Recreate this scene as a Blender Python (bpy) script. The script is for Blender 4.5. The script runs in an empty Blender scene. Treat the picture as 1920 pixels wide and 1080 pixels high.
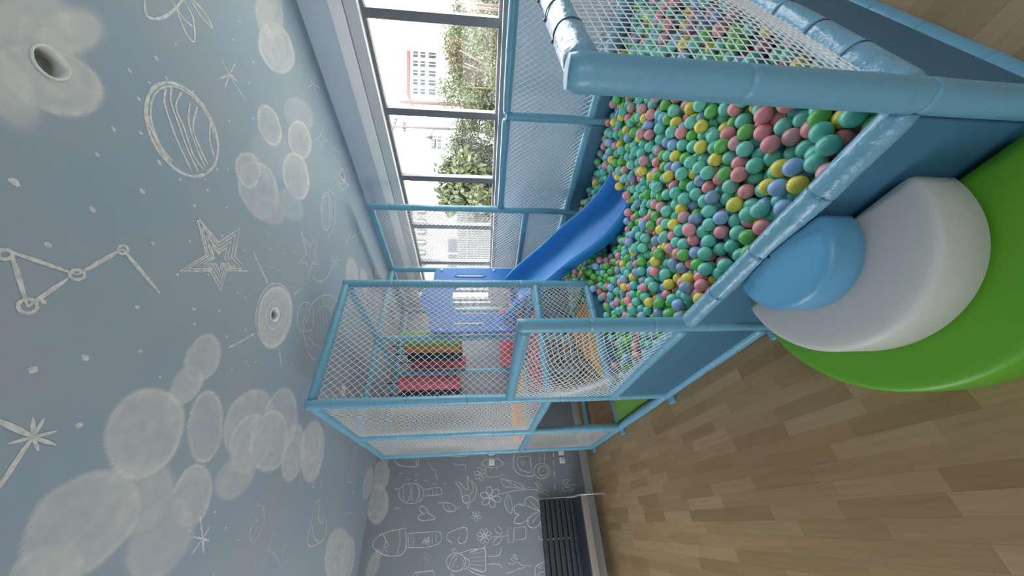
import bpy, math, random
import numpy as np
from mathutils import Vector, Matrix, kdtree

random.seed(7); rng = np.random.default_rng(7)
scene = bpy.context.scene
COL = scene.collection

# ------------------------------------------------------------------ camera
F_PX = 609.09
YAW, PITCH, ROLL = math.radians(35.970), math.radians(5.612), math.radians(0.112)
EYE = np.array([0, 0, 1.5])
_cy, _sy, _cp, _sp = math.cos(YAW), math.sin(YAW), math.cos(PITCH), math.sin(PITCH)
FW = np.array([_sy*_cp, _cy*_cp, -_sp]); _R = np.array([_cy, -_sy, 0.0]); _U = np.cross(_R, FW)
RT = _R*math.cos(ROLL) + _U*math.sin(ROLL); UP = -_R*math.sin(ROLL) + _U*math.cos(ROLL)
cam_data = bpy.data.cameras.new('camera'); cam = bpy.data.objects.new('camera', cam_data); COL.objects.link(cam)
cam_data.sensor_fit = 'HORIZONTAL'; cam_data.sensor_width = 36; cam_data.lens = 36*F_PX/1920
cam_data.clip_start = 0.02; cam_data.clip_end = 400
# the phone was held on its side: the room's "up" points to the left edge of the picture
cam.matrix_world = Matrix(((-UP[0], RT[0], -FW[0], EYE[0]), (-UP[1], RT[1], -FW[1], EYE[1]), (-UP[2], RT[2], -FW[2], EYE[2]), (0, 0, 0, 1)))
scene.camera = cam

def ray(x, y):
    return FW + RT*((540-y)/F_PX) + UP*((960-x)/F_PX)
def on_plane(x, y, ax, val):            # the point of a room surface behind a spot of the photo
    d = ray(x, y); i = 'xyz'.index(ax)
    return EYE + d*((val-EYE[i])/d[i])
def at_depth(x, y, t):
    return EYE + ray(x, y)*t
def project(P):
    d = np.asarray(P, float)-EYE; z = d@FW
    zz = np.where(np.abs(z) < 1e-4, 1e-4, z)
    return 960-F_PX*(d@UP)/zz, 540-F_PX*(d@RT)/zz, z

# ------------------------------------------------------------------ light
scene.view_settings.view_transform = 'Standard'; scene.view_settings.look = 'None'
scene.view_settings.gamma = 1; scene.view_settings.use_curve_mapping = False
scene.view_settings.exposure = 1.40
SKY = 3.3
world = bpy.data.worlds.new('sky'); scene.world = world; world.use_nodes = True
wn = world.node_tree.nodes; wl = world.node_tree.links
bg = wn['Background']; bg.inputs['Strength'].default_value = SKY
tc = wn.new('ShaderNodeTexCoord'); sep = wn.new('ShaderNodeSeparateXYZ'); rmp = wn.new('ShaderNodeValToRGB')
rmp.color_ramp.elements[0].position = 0.0; rmp.color_ramp.elements[0].color = (0.96, 0.97, 1.0, 1)
rmp.color_ramp.elements[1].position = 0.8; rmp.color_ramp.elements[1].color = (0.80, 0.90, 1.0, 1)
wl.new(tc.outputs['Generated'], sep.inputs[0]); wl.new(sep.outputs['Z'], rmp.inputs[0]); wl.new(rmp.outputs[0], bg.inputs['Color'])
scene.cycles.max_bounces = 7; scene.cycles.diffuse_bounces = 5; scene.cycles.glossy_bounces = 3
scene.cycles.transmission_bounces = 4; scene.cycles.transparent_max_bounces = 8
scene.cycles.sample_clamp_indirect = 4.0

def portal(name, loc, size, size_y, rot):
    l = bpy.data.lights.new(name, 'AREA'); l.shape = 'RECTANGLE'; l.size = size; l.size_y = size_y
    l.energy = 1; l.cycles.is_portal = True
    o = bpy.data.objects.new(name, l); o.location = loc; o.rotation_euler = rot; COL.objects.link(o)
sun_l = bpy.data.lights.new('sun', 'SUN'); sun_l.energy = 7.0; sun_l.angle = math.radians(1.5); sun_l.color = (1.0, 0.95, 0.86)
sun = bpy.data.objects.new('sun', sun_l); COL.objects.link(sun)
sun.rotation_euler = Vector((-0.35, 0.45, -1.25)).to_track_quat('-Z', 'Y').to_euler()

# ------------------------------------------------------------------ grid of the play frame (metres)
xF, xA, xW = 0.754, 1.824, 2.873
yP, yC, yQ, yB, yS, yE = 0.272, 1.345, 1.405, 2.450, 3.531, 4.587
zT, zC, zRail, zD, zP, zM, zL, zW = 2.690, 1.289, 0.478, 0.978, 1.282, 1.274, 0.518, 0.996
CEIL, YBACK, XWALL, XLEFT, YREAR = 2.871, 4.99, 3.25, -2.7, -1.9
TR = 0.0355

# ------------------------------------------------------------------ materials
MATS = {}
def srgb(r, g, b):
    f = lambda c: (c/255/12.92) if c/255 <= 0.04045 else ((c/255+0.055)/1.055)**2.4
    return (f(r), f(g), f(b), 1)
def mat(name, col, rough=0.5, metal=0.0, bump=0.0, bscale=40, var=0.0, vscale=8, spec=0.5, coat=0.0, sss=0.0):
    if name in MATS: return MATS[name]
    m = bpy.data.materials.new(name); m.use_nodes = True; n = m.node_tree.nodes; l = m.node_tree.links
    b = n['Principled BSDF']; b.inputs['Base Color'].default_value = col if len(col) == 4 else (*col, 1)
    b.inputs['Roughness'].default_value = rough; b.inputs['Metallic'].default_value = metal
    b.inputs['Specular IOR Level'].default_value = spec; b.inputs['Coat Weight'].default_value = coat
    if sss: b.inputs['Subsurface Weight'].default_value = sss; b.inputs['Subsurface Radius'].default_value = (0.01, 0.01, 0.01)
    t = n.new('ShaderNodeTexCoord')
    if var:
        no = n.new('ShaderNodeTexNoise'); no.inputs['Scale'].default_value = vscale; no.inputs['Detail'].default_value = 4
        l.new(t.outputs['Object'], no.inputs['Vector'])
        mx = n.new('ShaderNodeMix'); mx.data_type = 'RGBA'
        c = b.inputs['Base Color'].default_value
        mx.inputs[6].default_value = tuple(max(0, v*(1-var)) for v in c[:3])+(1,); mx.inputs[7].default_value = tuple(min(1, v*(1+var)) for v in c[:3])+(1,)
        l.new(no.outputs['Fac'], mx.inputs[0]); l.new(mx.outputs[2], b.inputs['Base Color'])
    if bump:
        no = n.new('ShaderNodeTexNoise'); no.inputs['Scale'].default_value = bscale; no.inputs['Detail'].default_value = 5
        l.new(t.outputs['Object'], no.inputs['Vector'])
        bu = n.new('ShaderNodeBump'); bu.inputs['Strength'].default_value = bump; bu.inputs['Distance'].default_value = 0.01
        l.new(no.outputs['Fac'], bu.inputs['Height']); l.new(bu.outputs[0], b.inputs['Normal'])
    MATS[name] = m; return m

VINYL = mat('padded_vinyl_blue', (0.155, 0.37, 0.50), 0.36, bump=0.35, bscale=28, var=0.05, vscale=3)
VINYLW = mat('wrinkled_vinyl_blue', (0.18, 0.39, 0.52), 0.27, bump=1.3, bscale=22, var=0.05, vscale=3, coat=0.3)
PANEL = mat('padded_panel_blue', (0.045, 0.155, 0.245), 0.5, bump=0.15, bscale=9, var=0.05, vscale=3)
CORD = mat('white_net_cord', (0.80, 0.80, 0.78), 0.6)
CORDB = mat('grey_blue_net_cord', (0.62, 0.68, 0.72), 0.6)
TIE = mat('dark_cable_tie', (0.05, 0.09, 0.13), 0.4)
TIEL = mat('pale_cable_tie', (0.45, 0.72, 0.88), 0.35)
SLIDE = mat('slide_blue_plastic', (0.02, 0.24, 0.62), 0.42, var=0.05, vscale=3)
SLIDEP = mat('panel_blue_plastic', (0.03, 0.17, 0.50), 0.4)
BOLT = mat('pale_bolt_cap', (0.6, 0.7, 0.8), 0.3)
RED = mat('red_foam_vinyl', (0.50, 0.10, 0.14), 0.5, bump=0.1)
YEL = mat('orange_foam_vinyl', (0.72, 0.36, 0.045), 0.5, bump=0.1)
GRN = mat('green_foam_vinyl', (0.17, 0.40, 0.10), 0.5, bump=0.1)
NAVY = mat('navy_foam_vinyl', (0.02, 0.06, 0.10), 0.5)
ORG = mat('amber_foam_vinyl', (0.42, 0.21, 0.06), 0.5)
STEPG = mat('step_green_vinyl', (0.12, 0.38, 0.02), 0.42, bump=0.12, bscale=6, var=0.06, vscale=3)
STEPW = mat('step_white_vinyl', (0.60, 0.59, 0.54), 0.5, bump=0.12, bscale=6, var=0.04)
STEPB = mat('step_blue_vinyl', (0.12, 0.36, 0.56), 0.36, bump=0.3, bscale=9, var=0.05)
WHITE = mat('white_trim', (0.86, 0.87, 0.88), 0.5, var=0.03)
FRAME = mat('grey_window_frame', (0.15, 0.155, 0.165), 0.45)
PLAST = mat('white_plastic', (0.75, 0.75, 0.74), 0.35)
BASEB = mat('pale_baseboard', (0.42, 0.43, 0.42), 0.5, var=0.04)
SLAT = mat('charcoal_slat', (0.042, 0.048, 0.055), 0.5, bump=0.1, var=0.15, vscale=20)
BEIGE = mat('beige_seat_edge', (0.33, 0.29, 0.24), 0.5)
ROD = mat('pale_metal_rod', (0.55, 0.54, 0.50), 0.35, metal=0.3)
CANW = mat('downlight_white', (0.72, 0.73, 0.72), 0.4)
CANG = mat('downlight_grey_bulb', (0.22, 0.23, 0.22), 0.3); CUP = mat('downlight_cup', (0.72, 0.74, 0.74), 0.35)
CHALK = None

def chalk_mat(name, alpha):
    m = bpy.data.materials.new(name); m.use_nodes = True; n = m.node_tree.nodes; l = m.node_tree.links
    b = n['Principled BSDF']; b.inputs['Base Color'].default_value = (0.78, 0.79, 0.77, 1); b.inputs['Roughness'].default_value = 0.9
    b.inputs['Specular IOR Level'].default_value = 0.1
    t = n.new('ShaderNodeTexCoord'); no = n.new('ShaderNodeTexNoise'); no.inputs['Scale'].default_value = 45; no.inputs['Detail'].default_value = 3
    l.new(t.outputs['Object'], no.inputs['Vector'])
    mr = n.new('ShaderNodeMapRange'); mr.inputs[1].default_value = 0.35; mr.inputs[2].default_value = 0.62
    mr.inputs[3].default_value = alpha*0.8; mr.inputs[4].default_value = min(1, alpha*1.1)
    l.new(no.outputs['Fac'], mr.inputs[0]); l.new(mr.outputs[0], b.inputs['Alpha'])
    return m
CHALK = chalk_mat('chalk_line', 0.80); CHALKS = chalk_mat('chalk_line_soft', 0.45); CHALKB = chalk_mat('chalk_line_bright', 0.85)

def painted_surface(name, base, alt, chalk, rough=0.85, spec=0.2):
    m = bpy.data.materials.new(name); m.use_nodes = True; n = m.node_tree.nodes; l = m.node_tree.links
    b = n['Principled BSDF']; b.inputs['Roughness'].default_value = rough; b.inputs['Specular IOR Level'].default_value = spec
    t = n.new('ShaderNodeTexCoord'); no = n.new('ShaderNodeTexNoise'); no.inputs['Scale'].default_value = 1.7; no.inputs['Detail'].default_value = 3
    l.new(t.outputs['Object'], no.inputs['Vector'])
    cr = n.new('ShaderNodeValToRGB'); cr.color_ramp.elements[0].position = 0.38; cr.color_ramp.elements[0].color = (*base, 1)
    cr.color_ramp.elements[1].position = 0.62; cr.color_ramp.elements[1].color = (*alt, 1)
    l.new(no.outputs['Fac'], cr.inputs[0])
    a = n.new('ShaderNodeAttribute'); a.attribute_name = 'chalk'
    n2 = n.new('ShaderNodeTexNoise'); n2.inputs['Scale'].default_value = 14; n2.inputs['Detail'].default_value = 6
    l.new(t.outputs['Object'], n2.inputs['Vector'])
    mr = n.new('ShaderNodeMapRange'); mr.inputs[1].default_value = 0.3; mr.inputs[2].default_value = 0.7; mr.inputs[3].default_value = 0.72; mr.inputs[4].default_value = 1.2
    l.new(n2.outputs['Fac'], mr.inputs[0])
    mu = n.new('ShaderNodeMath'); mu.operation = 'MULTIPLY'; mu.use_clamp = True
    l.new(a.outputs['Fac'], mu.inputs[0]); l.new(mr.outputs[0], mu.inputs[1])
    mx = n.new('ShaderNodeMix'); mx.data_type = 'RGBA'; mx.inputs[7].default_value = (*chalk, 1)
    l.new(mu.outputs[0], mx.inputs[0]); l.new(cr.outputs[0], mx.inputs[6]); l.new(mx.outputs[2], b.inputs['Base Color'])
    return m
CEILM = painted_surface('mural_blue_ceiling', (0.305, 0.39, 0.47), (0.335, 0.405, 0.455), (0.68, 0.68, 0.65))
WALLM = painted_surface('mural_grey_wall', (0.20, 0.235, 0.255), (0.22, 0.25, 0.26), (0.55, 0.54, 0.51), 0.36, 0.5)
SIDEM = mat('pale_blue_wall', (0.64, 0.70, 0.75), 0.7, var=0.04, vscale=2); WINWALL = mat('blue_window_wall', (0.56, 0.63, 0.71), 0.7, var=0.04, vscale=2)

def floor_mat():
    m = bpy.data.materials.new('oak_strip_floor'); m.use_nodes = True; n = m.node_tree.nodes; l = m.node_tree.links
    b = n['Principled BSDF']; b.inputs['Roughness'].default_value = 0.48; b.inputs['Specular IOR Level'].default_value = 0.35
    t = n.new('ShaderNodeTexCoord'); s = n.new('ShaderNodeSeparateXYZ'); l.new(t.outputs['Object'], s.inputs[0])
    def mth(op, a, bb=None, c=None):
        k = n.new('ShaderNodeMath'); k.operation = op
        for i, v in enumerate((a, bb, c)):
            if v is None: continue
            if isinstance(v, (int, float)): k.inputs[i].default_value = v
            else: l.new(v, k.inputs[i])
        return k.outputs[0]
    u = mth('DIVIDE', s.outputs['X'], 0.066); row = mth('FLOOR', u)
    w1 = n.new('ShaderNodeTexWhiteNoise'); w1.noise_dimensions = '1D'; l.new(row, w1.inputs['W'])
    v = mth('ADD', mth('DIVIDE', s.outputs['Y'], 0.40), mth('MULTIPLY', w1.outputs['Value'], 7.3)); cell = mth('FLOOR', v)
    cb = n.new('ShaderNodeCombineXYZ'); l.new(row, cb.inputs[0]); l.new(cell, cb.inputs[1])
    w2 = n.new('ShaderNodeTexWhiteNoise'); w2.noise_dimensions = '2D'; l.new(cb.outputs[0], w2.inputs['Vector'])
    cr = n.new('ShaderNodeValToRGB'); e = cr.color_ramp.elements
    e[0].position = 0; e[0].color = (0.300, 0.188, 0.086, 1); e[1].position = 1; e[1].color = (0.43, 0.290, 0.155, 1)
    k = e.new(0.45); k.color = (0.36, 0.234, 0.115, 1)
    l.new(w2.outputs['Value'], cr.inputs[0])
    mp = n.new('ShaderNodeMapping'); mp.inputs['Scale'].default_value = (60, 3.2, 1); l.new(t.outputs['Object'], mp.inputs[0])
    off = n.new('ShaderNodeVectorMath'); off.operation = 'ADD'; l.new(mp.outputs[0], off.inputs[0]); l.new(w2.outputs['Color'], off.inputs[1])
    g = n.new('ShaderNodeTexNoise'); g.inputs['Scale'].default_value = 1; g.inputs['Detail'].default_value = 5; g.inputs['Distortion'].default_value = 0.6
    l.new(off.outputs[0], g.inputs['Vector'])
    mr = n.new('ShaderNodeMapRange'); mr.inputs[3].default_value = 0.80; mr.inputs[4].default_value = 1.18; l.new(g.outputs['Fac'], mr.inputs[0])
    fu = mth('FRACT', u); fv = mth('FRACT', v)
    eu = mth('LESS_THAN', fu, 0.03); ev = mth('LESS_THAN', fv, 0.006); ed = mth('MAXIMUM', eu, ev)
    dk = mth('SUBTRACT', 1.0, mth('MULTIPLY', ed, 0.16)); fac = mth('MULTIPLY', mr.outputs[0], dk)
    sc = n.new('ShaderNodeVectorMath'); sc.operation = 'SCALE'; l.new(cr.outputs[0], sc.inputs[0]); l.new(fac, sc.inputs['Scale'])
    l.new(sc.outputs[0], b.inputs['Base Color'])
    return m
FLOORM = floor_mat()

def glass_mat():
    m = bpy.data.materials.new('window_glass'); m.use_nodes = True; n = m.node_tree.nodes; l = m.node_tree.links
    n.remove(n['Principled BSDF']); out = n['Material Output']
    tr = n.new('ShaderNodeBsdfTransparent'); tr.inputs[0].default_value = (0.97, 0.98, 0.98, 1)
    gl = n.new('ShaderNodeBsdfGlossy'); gl.inputs['Roughness'].default_value = 0.02
    mx = n.new('ShaderNodeMixShader'); mx.inputs[0].default_value = 0.012
    l.new(tr.outputs[0], mx.inputs[1]); l.new(gl.outputs[0], mx.inputs[2]); l.new(mx.outputs[0], out.inputs[0])
    return m
GLASS = glass_mat()

# ------------------------------------------------------------------ mesh helpers
class MB:
    def __init__(s): s.v = []; s.f = []; s.n = 0; s.mi = []
    def add(s, v, f, mi=0):
        s.v.append(np.asarray(v, float)); s.f += [tuple(i+s.n for i in q) for q in f]; s.mi += [mi]*len(f); s.n += len(v); return s
    def box(s, a, b, mi=0):
        x0, y0, z0 = np.minimum(a, b); x1, y1, z1 = np.maximum(a, b)
        return s.add([(x0,y0,z0),(x1,y0,z0),(x1,y1,z0),(x0,y1,z0),(x0,y0,z1),(x1,y0,z1),(x1,y1,z1),(x0,y1,z1)],
            [(0,3,2,1),(4,5,6,7),(0,1,5,4),(1,2,6,5),(2,3,7,6),(3,0,4,7)], mi)
    def rings(s, rings, close=True, caps=True, mi=0):
        k = len(rings[0]); v = np.concatenate(rings); f = []
        for i in range(len(rings)-1):
            for j in range(k if close else k-1):
                a = i*k+j; b = i*k+(j+1) % k; f.append((a, b, b+k, a+k))
        if caps and close:
            f.append(tuple(range(k))[::-1]); f.append(tuple((len(rings)-1)*k+j for j in range(k)))
        return s.add(v, f, mi)
    def tube(s, pts, r, seg=12, caps=True, mi=0):
        pts = [np.asarray(p, float) for p in pts]; rs = r if hasattr(r, '__len__') else [r]*len(pts); rings = []; ref = None
        for i, p in enumerate(pts):
            d = pts[min(i+1, len(pts)-1)]-pts[max(i-1, 0)]; d = d/(np.linalg.norm(d)+1e-12)
            if ref is None: ref = np.array([0, 0, 1.0]) if abs(d[2]) < 0.9 else np.array([1.0, 0, 0])
            a = ref-d*(ref@d); a /= np.linalg.norm(a)+1e-12; b = np.cross(d, a); ref = a
            t = np.arange(seg)*2*math.pi/seg
            rings.append(p+rs[i]*(np.outer(np.cos(t), a)+np.outer(np.sin(t), b)))
        return s.rings(rings, True, caps, mi)
    def build(s, name, m, parent=None, smooth=False, bevel=0, loc=None):
        me = bpy.data.meshes.new(name); v = np.concatenate(s.v) if s.v else np.zeros((0, 3))
        if parent is not None: v = v-np.array(parent['_o'])
        me.from_pydata(v.tolist(), [], s.f); me.update()
        for mm in (m if isinstance(m, list) else [m]): me.materials.append(mm)
        if isinstance(m, list): me.polygons.foreach_set('material_index', s.mi)
        if smooth: me.polygons.foreach_set('use_smooth', [True]*len(me.polygons))
        o = bpy.data.objects.new(name, me); COL.objects.link(o)
        if parent is not None: o.parent = parent['_e']
        if bevel:
            bm = o.modifiers.new('bevel', 'BEVEL'); bm.width = bevel; bm.segments = 3; bm.limit_method = 'ANGLE'; bm.angle_limit = math.radians(40)
            me.polygons.foreach_set('use_smooth', [True]*len(me.polygons))
        return o
def tag(o, label=None, cat=None, group=None, kind=None):
    for k, v in (('label', label), ('category', cat), ('group', group), ('kind', kind)):
        if v: o[k] = v
    return o
def thing(name, label, cat, loc=(0, 0, 0), group=None):
    e = bpy.data.objects.new(name, None); e.location = loc; e.empty_display_size = 0.1; COL.objects.link(e); tag(e, label, cat, group)
    return {'_e': e, '_o': tuple(loc)}
def sub(o, parent_obj):                 # hang a freshly built mesh under a part
    o.parent = parent_obj; return o
def struct(o): o['kind'] = 'structure'; return o

# ------------------------------------------------------------------ room shell
struct(MB().box((XLEFT, YREAR, -0.06), (XWALL, YBACK, 0)).build('floor', FLOORM))

# ceiling and back wall are fine grids that carry the murals' soft chalk fill
def ell(x, y, cx, cy, a, b, ang):
    t = math.radians(ang); dx, dy = x-cx, y-cy
    u = (dx*math.cos(t)+dy*math.sin(t))/a; w = (-dx*math.sin(t)+dy*math.cos(t))/b
    return np.sqrt(u*u+w*w)
def puffs(x, y, blobs):                 # each: cx cy a b angle fill rim softness ; later ones lie over earlier ones
    out = np.zeros_like(x)
    for cx, cy, a, b, ang, fill, rim, soft in blobs:
        d = ell(x, y, cx, cy, a, b, ang)
        ang2 = np.arctan2(y-cy, x-cx)
        d = d*(1+0.02*np.sin(3*ang2+cx)+0.015*np.sin(5*ang2+cy))
        inside = np.clip((1-d)/soft, 0, 1)
        rimv = np.exp(-((d-0.93)/0.07)**2)*rim*1.5+np.exp(-np.clip((0.93-d)/0.35, 0, 9))*rim*0.5*(d < 0.93)
        swirl = 0.05*np.sin(14*d+2*ang2+cx)*(d < 0.85)
        val = inside*np.clip(fill+rimv+swirl*fill*2, 0, 1)
        out = np.where(inside > 0, out*(1-inside*0.75)+val*1.0*np.maximum(inside, 0), out)
    return np.clip(out, 0, 1)
def grid_surface(name, p0, du, dv, nu, nv, blobs, m, holes=(), seams=None):
    p0, du, dv = map(np.asarray, (p0, du, dv))
    iu, iv = np.meshgrid(np.arange(nu+1), np.arange(nv+1), indexing='xy')
    P = p0+iu.reshape(-1, 1)*du/nu+iv.reshape(-1, 1)*dv/nv
    x, y, z = project(P)
    ch = np.where(z > 0.1, puffs(np.clip(x, -2000, 4000), np.clip(y, -2000, 4000), blobs), 0)
    hole_in = np.zeros(len(P), bool)
    for hx, hy, hr in holes:
        dx, dy = P[:, 0]-hx, P[:, 1]-hy; rr = np.hypot(dx, dy)+1e-9; m_ = rr < hr; hole_in |= m_; P[m_, 0] = hx+dx[m_]/rr[m_]*hr; P[m_, 1] = hy+dy[m_]/rr[m_]*hr
    a = (iv[:-1, :-1]*(nu+1)+iu[:-1, :-1]).reshape(-1); F = np.stack([a, a+1, a+nu+2, a+nu+1], 1)
    c = (P[F[:, 0]]+P[F[:, 2]])/2
    keep = np.ones(len(F), bool)
    if len(holes): keep &= ~hole_in[F].all(1)
    F = F[keep]
    me = bpy.data.meshes.new(name); me.vertices.add(len(P)); me.vertices.foreach_set('co', P.reshape(-1))
    me.loops.add(len(F)*4); me.loops.foreach_set('vertex_index', F.reshape(-1).astype(np.int32))
    me.polygons.add(len(F)); me.polygons.foreach_set('loop_start', np.arange(0, len(F)*4, 4, dtype=np.int32))
    me.update(calc_edges=True); me.validate()
    at = me.attributes.new('chalk', 'FLOAT', 'POINT'); at.data.foreach_set('value', ch.astype(np.float32))
    me.materials.append(m); o = bpy.data.objects.new(name, me); COL.objects.link(o); return struct(o)

LIGHTS = [(1.275, 0.534), (1.218, 1.988), (1.167, 3.377), (2.796, 3.474), (2.897, 2.093)]
G = 0.30
ceiling_blobs = [
  (40, 60, 160, 120, 60, .62, .10, .30), (95, 150, 115, 62, 22, .55, .30, .12), (130, 60, 60, 80, 80, .6, .05, .35), (20, 170, 100, 60, 60, .6, .05, .4),
  (518, 90, 54, 33, 70, .42, .22, .10), (505, 20, 60, 28, 85, .40, .15, .15),
  # swirl cloud
  (510, 290, 70, 50, 80, .22, .08, .4), (560, 215, 40, 28, 60, .2, .12, .2), (505, 235, 42, 21, 72, .25, .40, .08), (562, 262, 38, 22, 78, .25, .40, .08),
  (485, 355, 60, 38, 72, .30, .30, .10), (465, 318, 36, 24, 80, .3, .35, .08), (505, 395, 36, 26, 30, .25, .20, .2), (555, 330, 48, 25, 80, .3, .42, .08), (545, 385, 38, 22, 60, .22, .2, .2),
  # ringed planet round the downlight
  (515, 593, 62, 33, 98, .46, .30, .08),
  # snowman-like cloud chain
  (380, 672, 50, 33, 115, .42, .28, .10), (350, 722, 45, 28, 125, .45, .25, .15), (385, 800, 72, 34, 95, .28, .30, .08),
  (465, 795, 74, 46, 110, .38, .20, .12), (525, 790, 66, 34, 100, .36, .24, .10), (470, 830, 60, 40, 110, .38, .28, .10), (480, 805, 26, 16, 100, .5, .2, .2), (505, 828, 62, 38, 100, .36, .28, .10),
  (550, 850, 58, 22, 100, .44, .22, .12), (585, 845, 62, 24, 95, .50, .15, .12), (440, 895, 55, 34, 130, .38, .12, .2),
  (360, 930, 64, 38, 105, .40, .26, .10), (300, 1010, 100, 62, 120, .40, .10, .2), (255, 930, 95, 70, 130, .42, .12, .2), (150, 985, 140, 88, 140, .44, .18, .12), (90, 1070, 78, 52, 160, .5, .15, .15),
  (270, 812, 96, 74, 118, .46, .24, .10),
  (633, 1040, 56, 26, 98, .42, .16, .15), (652, 1050, 48, 14, 98, .40, .2, .15),
  (660, 515, 36, 13, 85, .42, .2, .2), (682, 527, 26, 8, 85, .4, .2, .2), (692, 380, 50, 8, 75, .3, .2, .3),
  (690, 905, 34, 9, 100, .35, .25, .15),
]
wall_blobs = [
  (713, 893, 30, 18, 100, .50, .22, .12), (708, 945, 40, 22, 95, .50, .22, .12), (696, 880, 18, 10, 90, .4, .1, .2),
  (700, 1060, 36, 12, 110, .34, .15, .2), (722, 860, 16, 8, 90, .4, .1, .2),
]
grid_surface('ceiling', (-1.2, -0.3, CEIL), (XWALL+1.2, 0, 0), (0, YBACK+0.3, 0), 380, 450, ceiling_blobs, CEILM, holes=[(x, y, 0.044) for x, y in LIGHTS])
# the rest of the ceiling, behind and left of the viewer
s = MB(); s.box((XLEFT, YREAR, CEIL), (-1.2, YBACK, CEIL+0.02)); s.box((-1.2, YREAR, CEIL), (XWALL, -0.3, CEIL+0.02)); rest = s.build('ceiling', CEILM); struct(rest)
grid_surface('wall_back', (XLEFT, YBACK, 0), (XWALL-XLEFT, 0, 0), (0, 0, CEIL), 460, 220, wall_blobs, WALLM)
LY0, LY1, LZ0, LZ1 = 2.1, 4.3, 0.5, 1.95  # unseen opening added to the left wall, daylight fill for back wall and floor
s = MB(); s.box((XLEFT-.1, YREAR, -0.06), (XLEFT, LY0, CEIL)); s.box((XLEFT-.1, LY1, -0.06), (XLEFT, YBACK, CEIL)); s.box((XLEFT-.1, LY0, -.06), (XLEFT, LY1, LZ0)); s.box((XLEFT-.1, LY0, LZ1), (XLEFT, LY1, CEIL)); struct(s.build('wall_left', SIDEM))
portal('left_portal', (XLEFT-.05, (LY0+LY1)/2, (LZ0+LZ1)/2), LZ1-LZ0, LY1-LY0, (0, math.radians(-90), 0))
# rear wall with an unseen opening added to light the near end
s = MB(); RX0, RX1, RZ0, RZ1 = -1.7, -0.7, 1.0, 2.2
s.box((XLEFT, YREAR-.1, 0), (RX0, YREAR, CEIL)); s.box((RX1, YREAR-.1, 0), (XWALL, YREAR, CEIL)); s.box((RX0, YREAR-.1, 0), (RX1, YREAR, RZ0)); s.box((RX0, YREAR-.1, RZ1), (RX1, YREAR, CEIL))
struct(s.build('wall_rear', SIDEM))
portal('rear_portal', ((RX0+RX1)/2, YREAR-.05, (RZ0+RZ1)/2), RX1-RX0, RZ1-RZ0, (math.radians(90), 0, 0))
# window wall
WY0, WY1, WZ0, WZ1 = -1.3, 4.93, 1.325, 2.43
s = MB(); s.box((XWALL, YREAR, -0.06), (XWALL+.16, YBACK, WZ0-.03)); s.box((XWALL, YREAR, WZ1+.10), (XWALL+.16, YBACK, CEIL+.02))
s.box((XWALL, WY1, WZ0-.03), (XWALL+.16, YBACK, WZ1+.10)); s.box((XWALL, YREAR, WZ0-.03), (XWALL+.16, WY0, WZ1+.10))
struct(s.build('wall_right', WINWALL))
portal('side_portal', (XWALL+.10, (WY0+WY1)/2, (WZ0+WZ1)/2), WZ1-WZ0, WY1-WY0, (0, math.radians(90), 0))
struct(MB().box((XWALL-.045, YREAR, 2.535), (XWALL, YBACK, 2.635)).build('trim_1', WHITE, bevel=.004))
struct(MB().box((XWALL-.02, YREAR, WZ1), (XWALL+.15, YBACK-.4, WZ1+.10)).build('trim_2', mat('header_grey', (0.60, 0.62, 0.64), 0.5), bevel=.003))
struct(MB().box((XWALL-.03, WY0, WZ0-.05), (XWALL+.10, WY1, WZ0)).build('trim_3', mat('grey_sill', (0.30, 0.32, 0.34), 0.5), bevel=.004))
mull = [0.875+0.755*k for k in range(-3, 6)]
edges = [WY0]+mull+[WY1]
for i in range(len(edges)-1):
    a, b = edges[i], edges[i+1]
    if b < -0.2: continue
    s = MB(); w = 0.034
    s.box((XWALL+.05, a, WZ0), (XWALL+.11, a+w, WZ1)); s.box((XWALL+.05, b-w, WZ0), (XWALL+.11, b, WZ1))
    s.box((XWALL+.05, a+w, WZ0), (XWALL+.11, b-w, WZ0+.03)); s.box((XWALL+.05, a+w, WZ1-.03), (XWALL+.11, b-w, WZ1))
    fr = s.build('window_%d' % (i+1), FRAME); struct(fr)
    p = MB().box((XWALL+.075, a+w, WZ0+.03), (XWALL+.081, b-w, WZ1-.03)).build('glass_pane', GLASS); p.parent = fr
# baseboards
struct(MB().box((XLEFT, YBACK-.016, 0), (XWALL, YBACK, 0.105)).build('baseboard_back', BASEB, bevel=.003))
struct(MB().box((XWALL-.015, YREAR, 0), (XWALL, YBACK-.016, 0.105)).build('baseboard_right', BASEB, bevel=.003))
struct(MB().box((XLEFT, YREAR, 0), (XLEFT+.015, YBACK-.016, 0.105)).build('baseboard_left', BASEB, bevel=.003))

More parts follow.
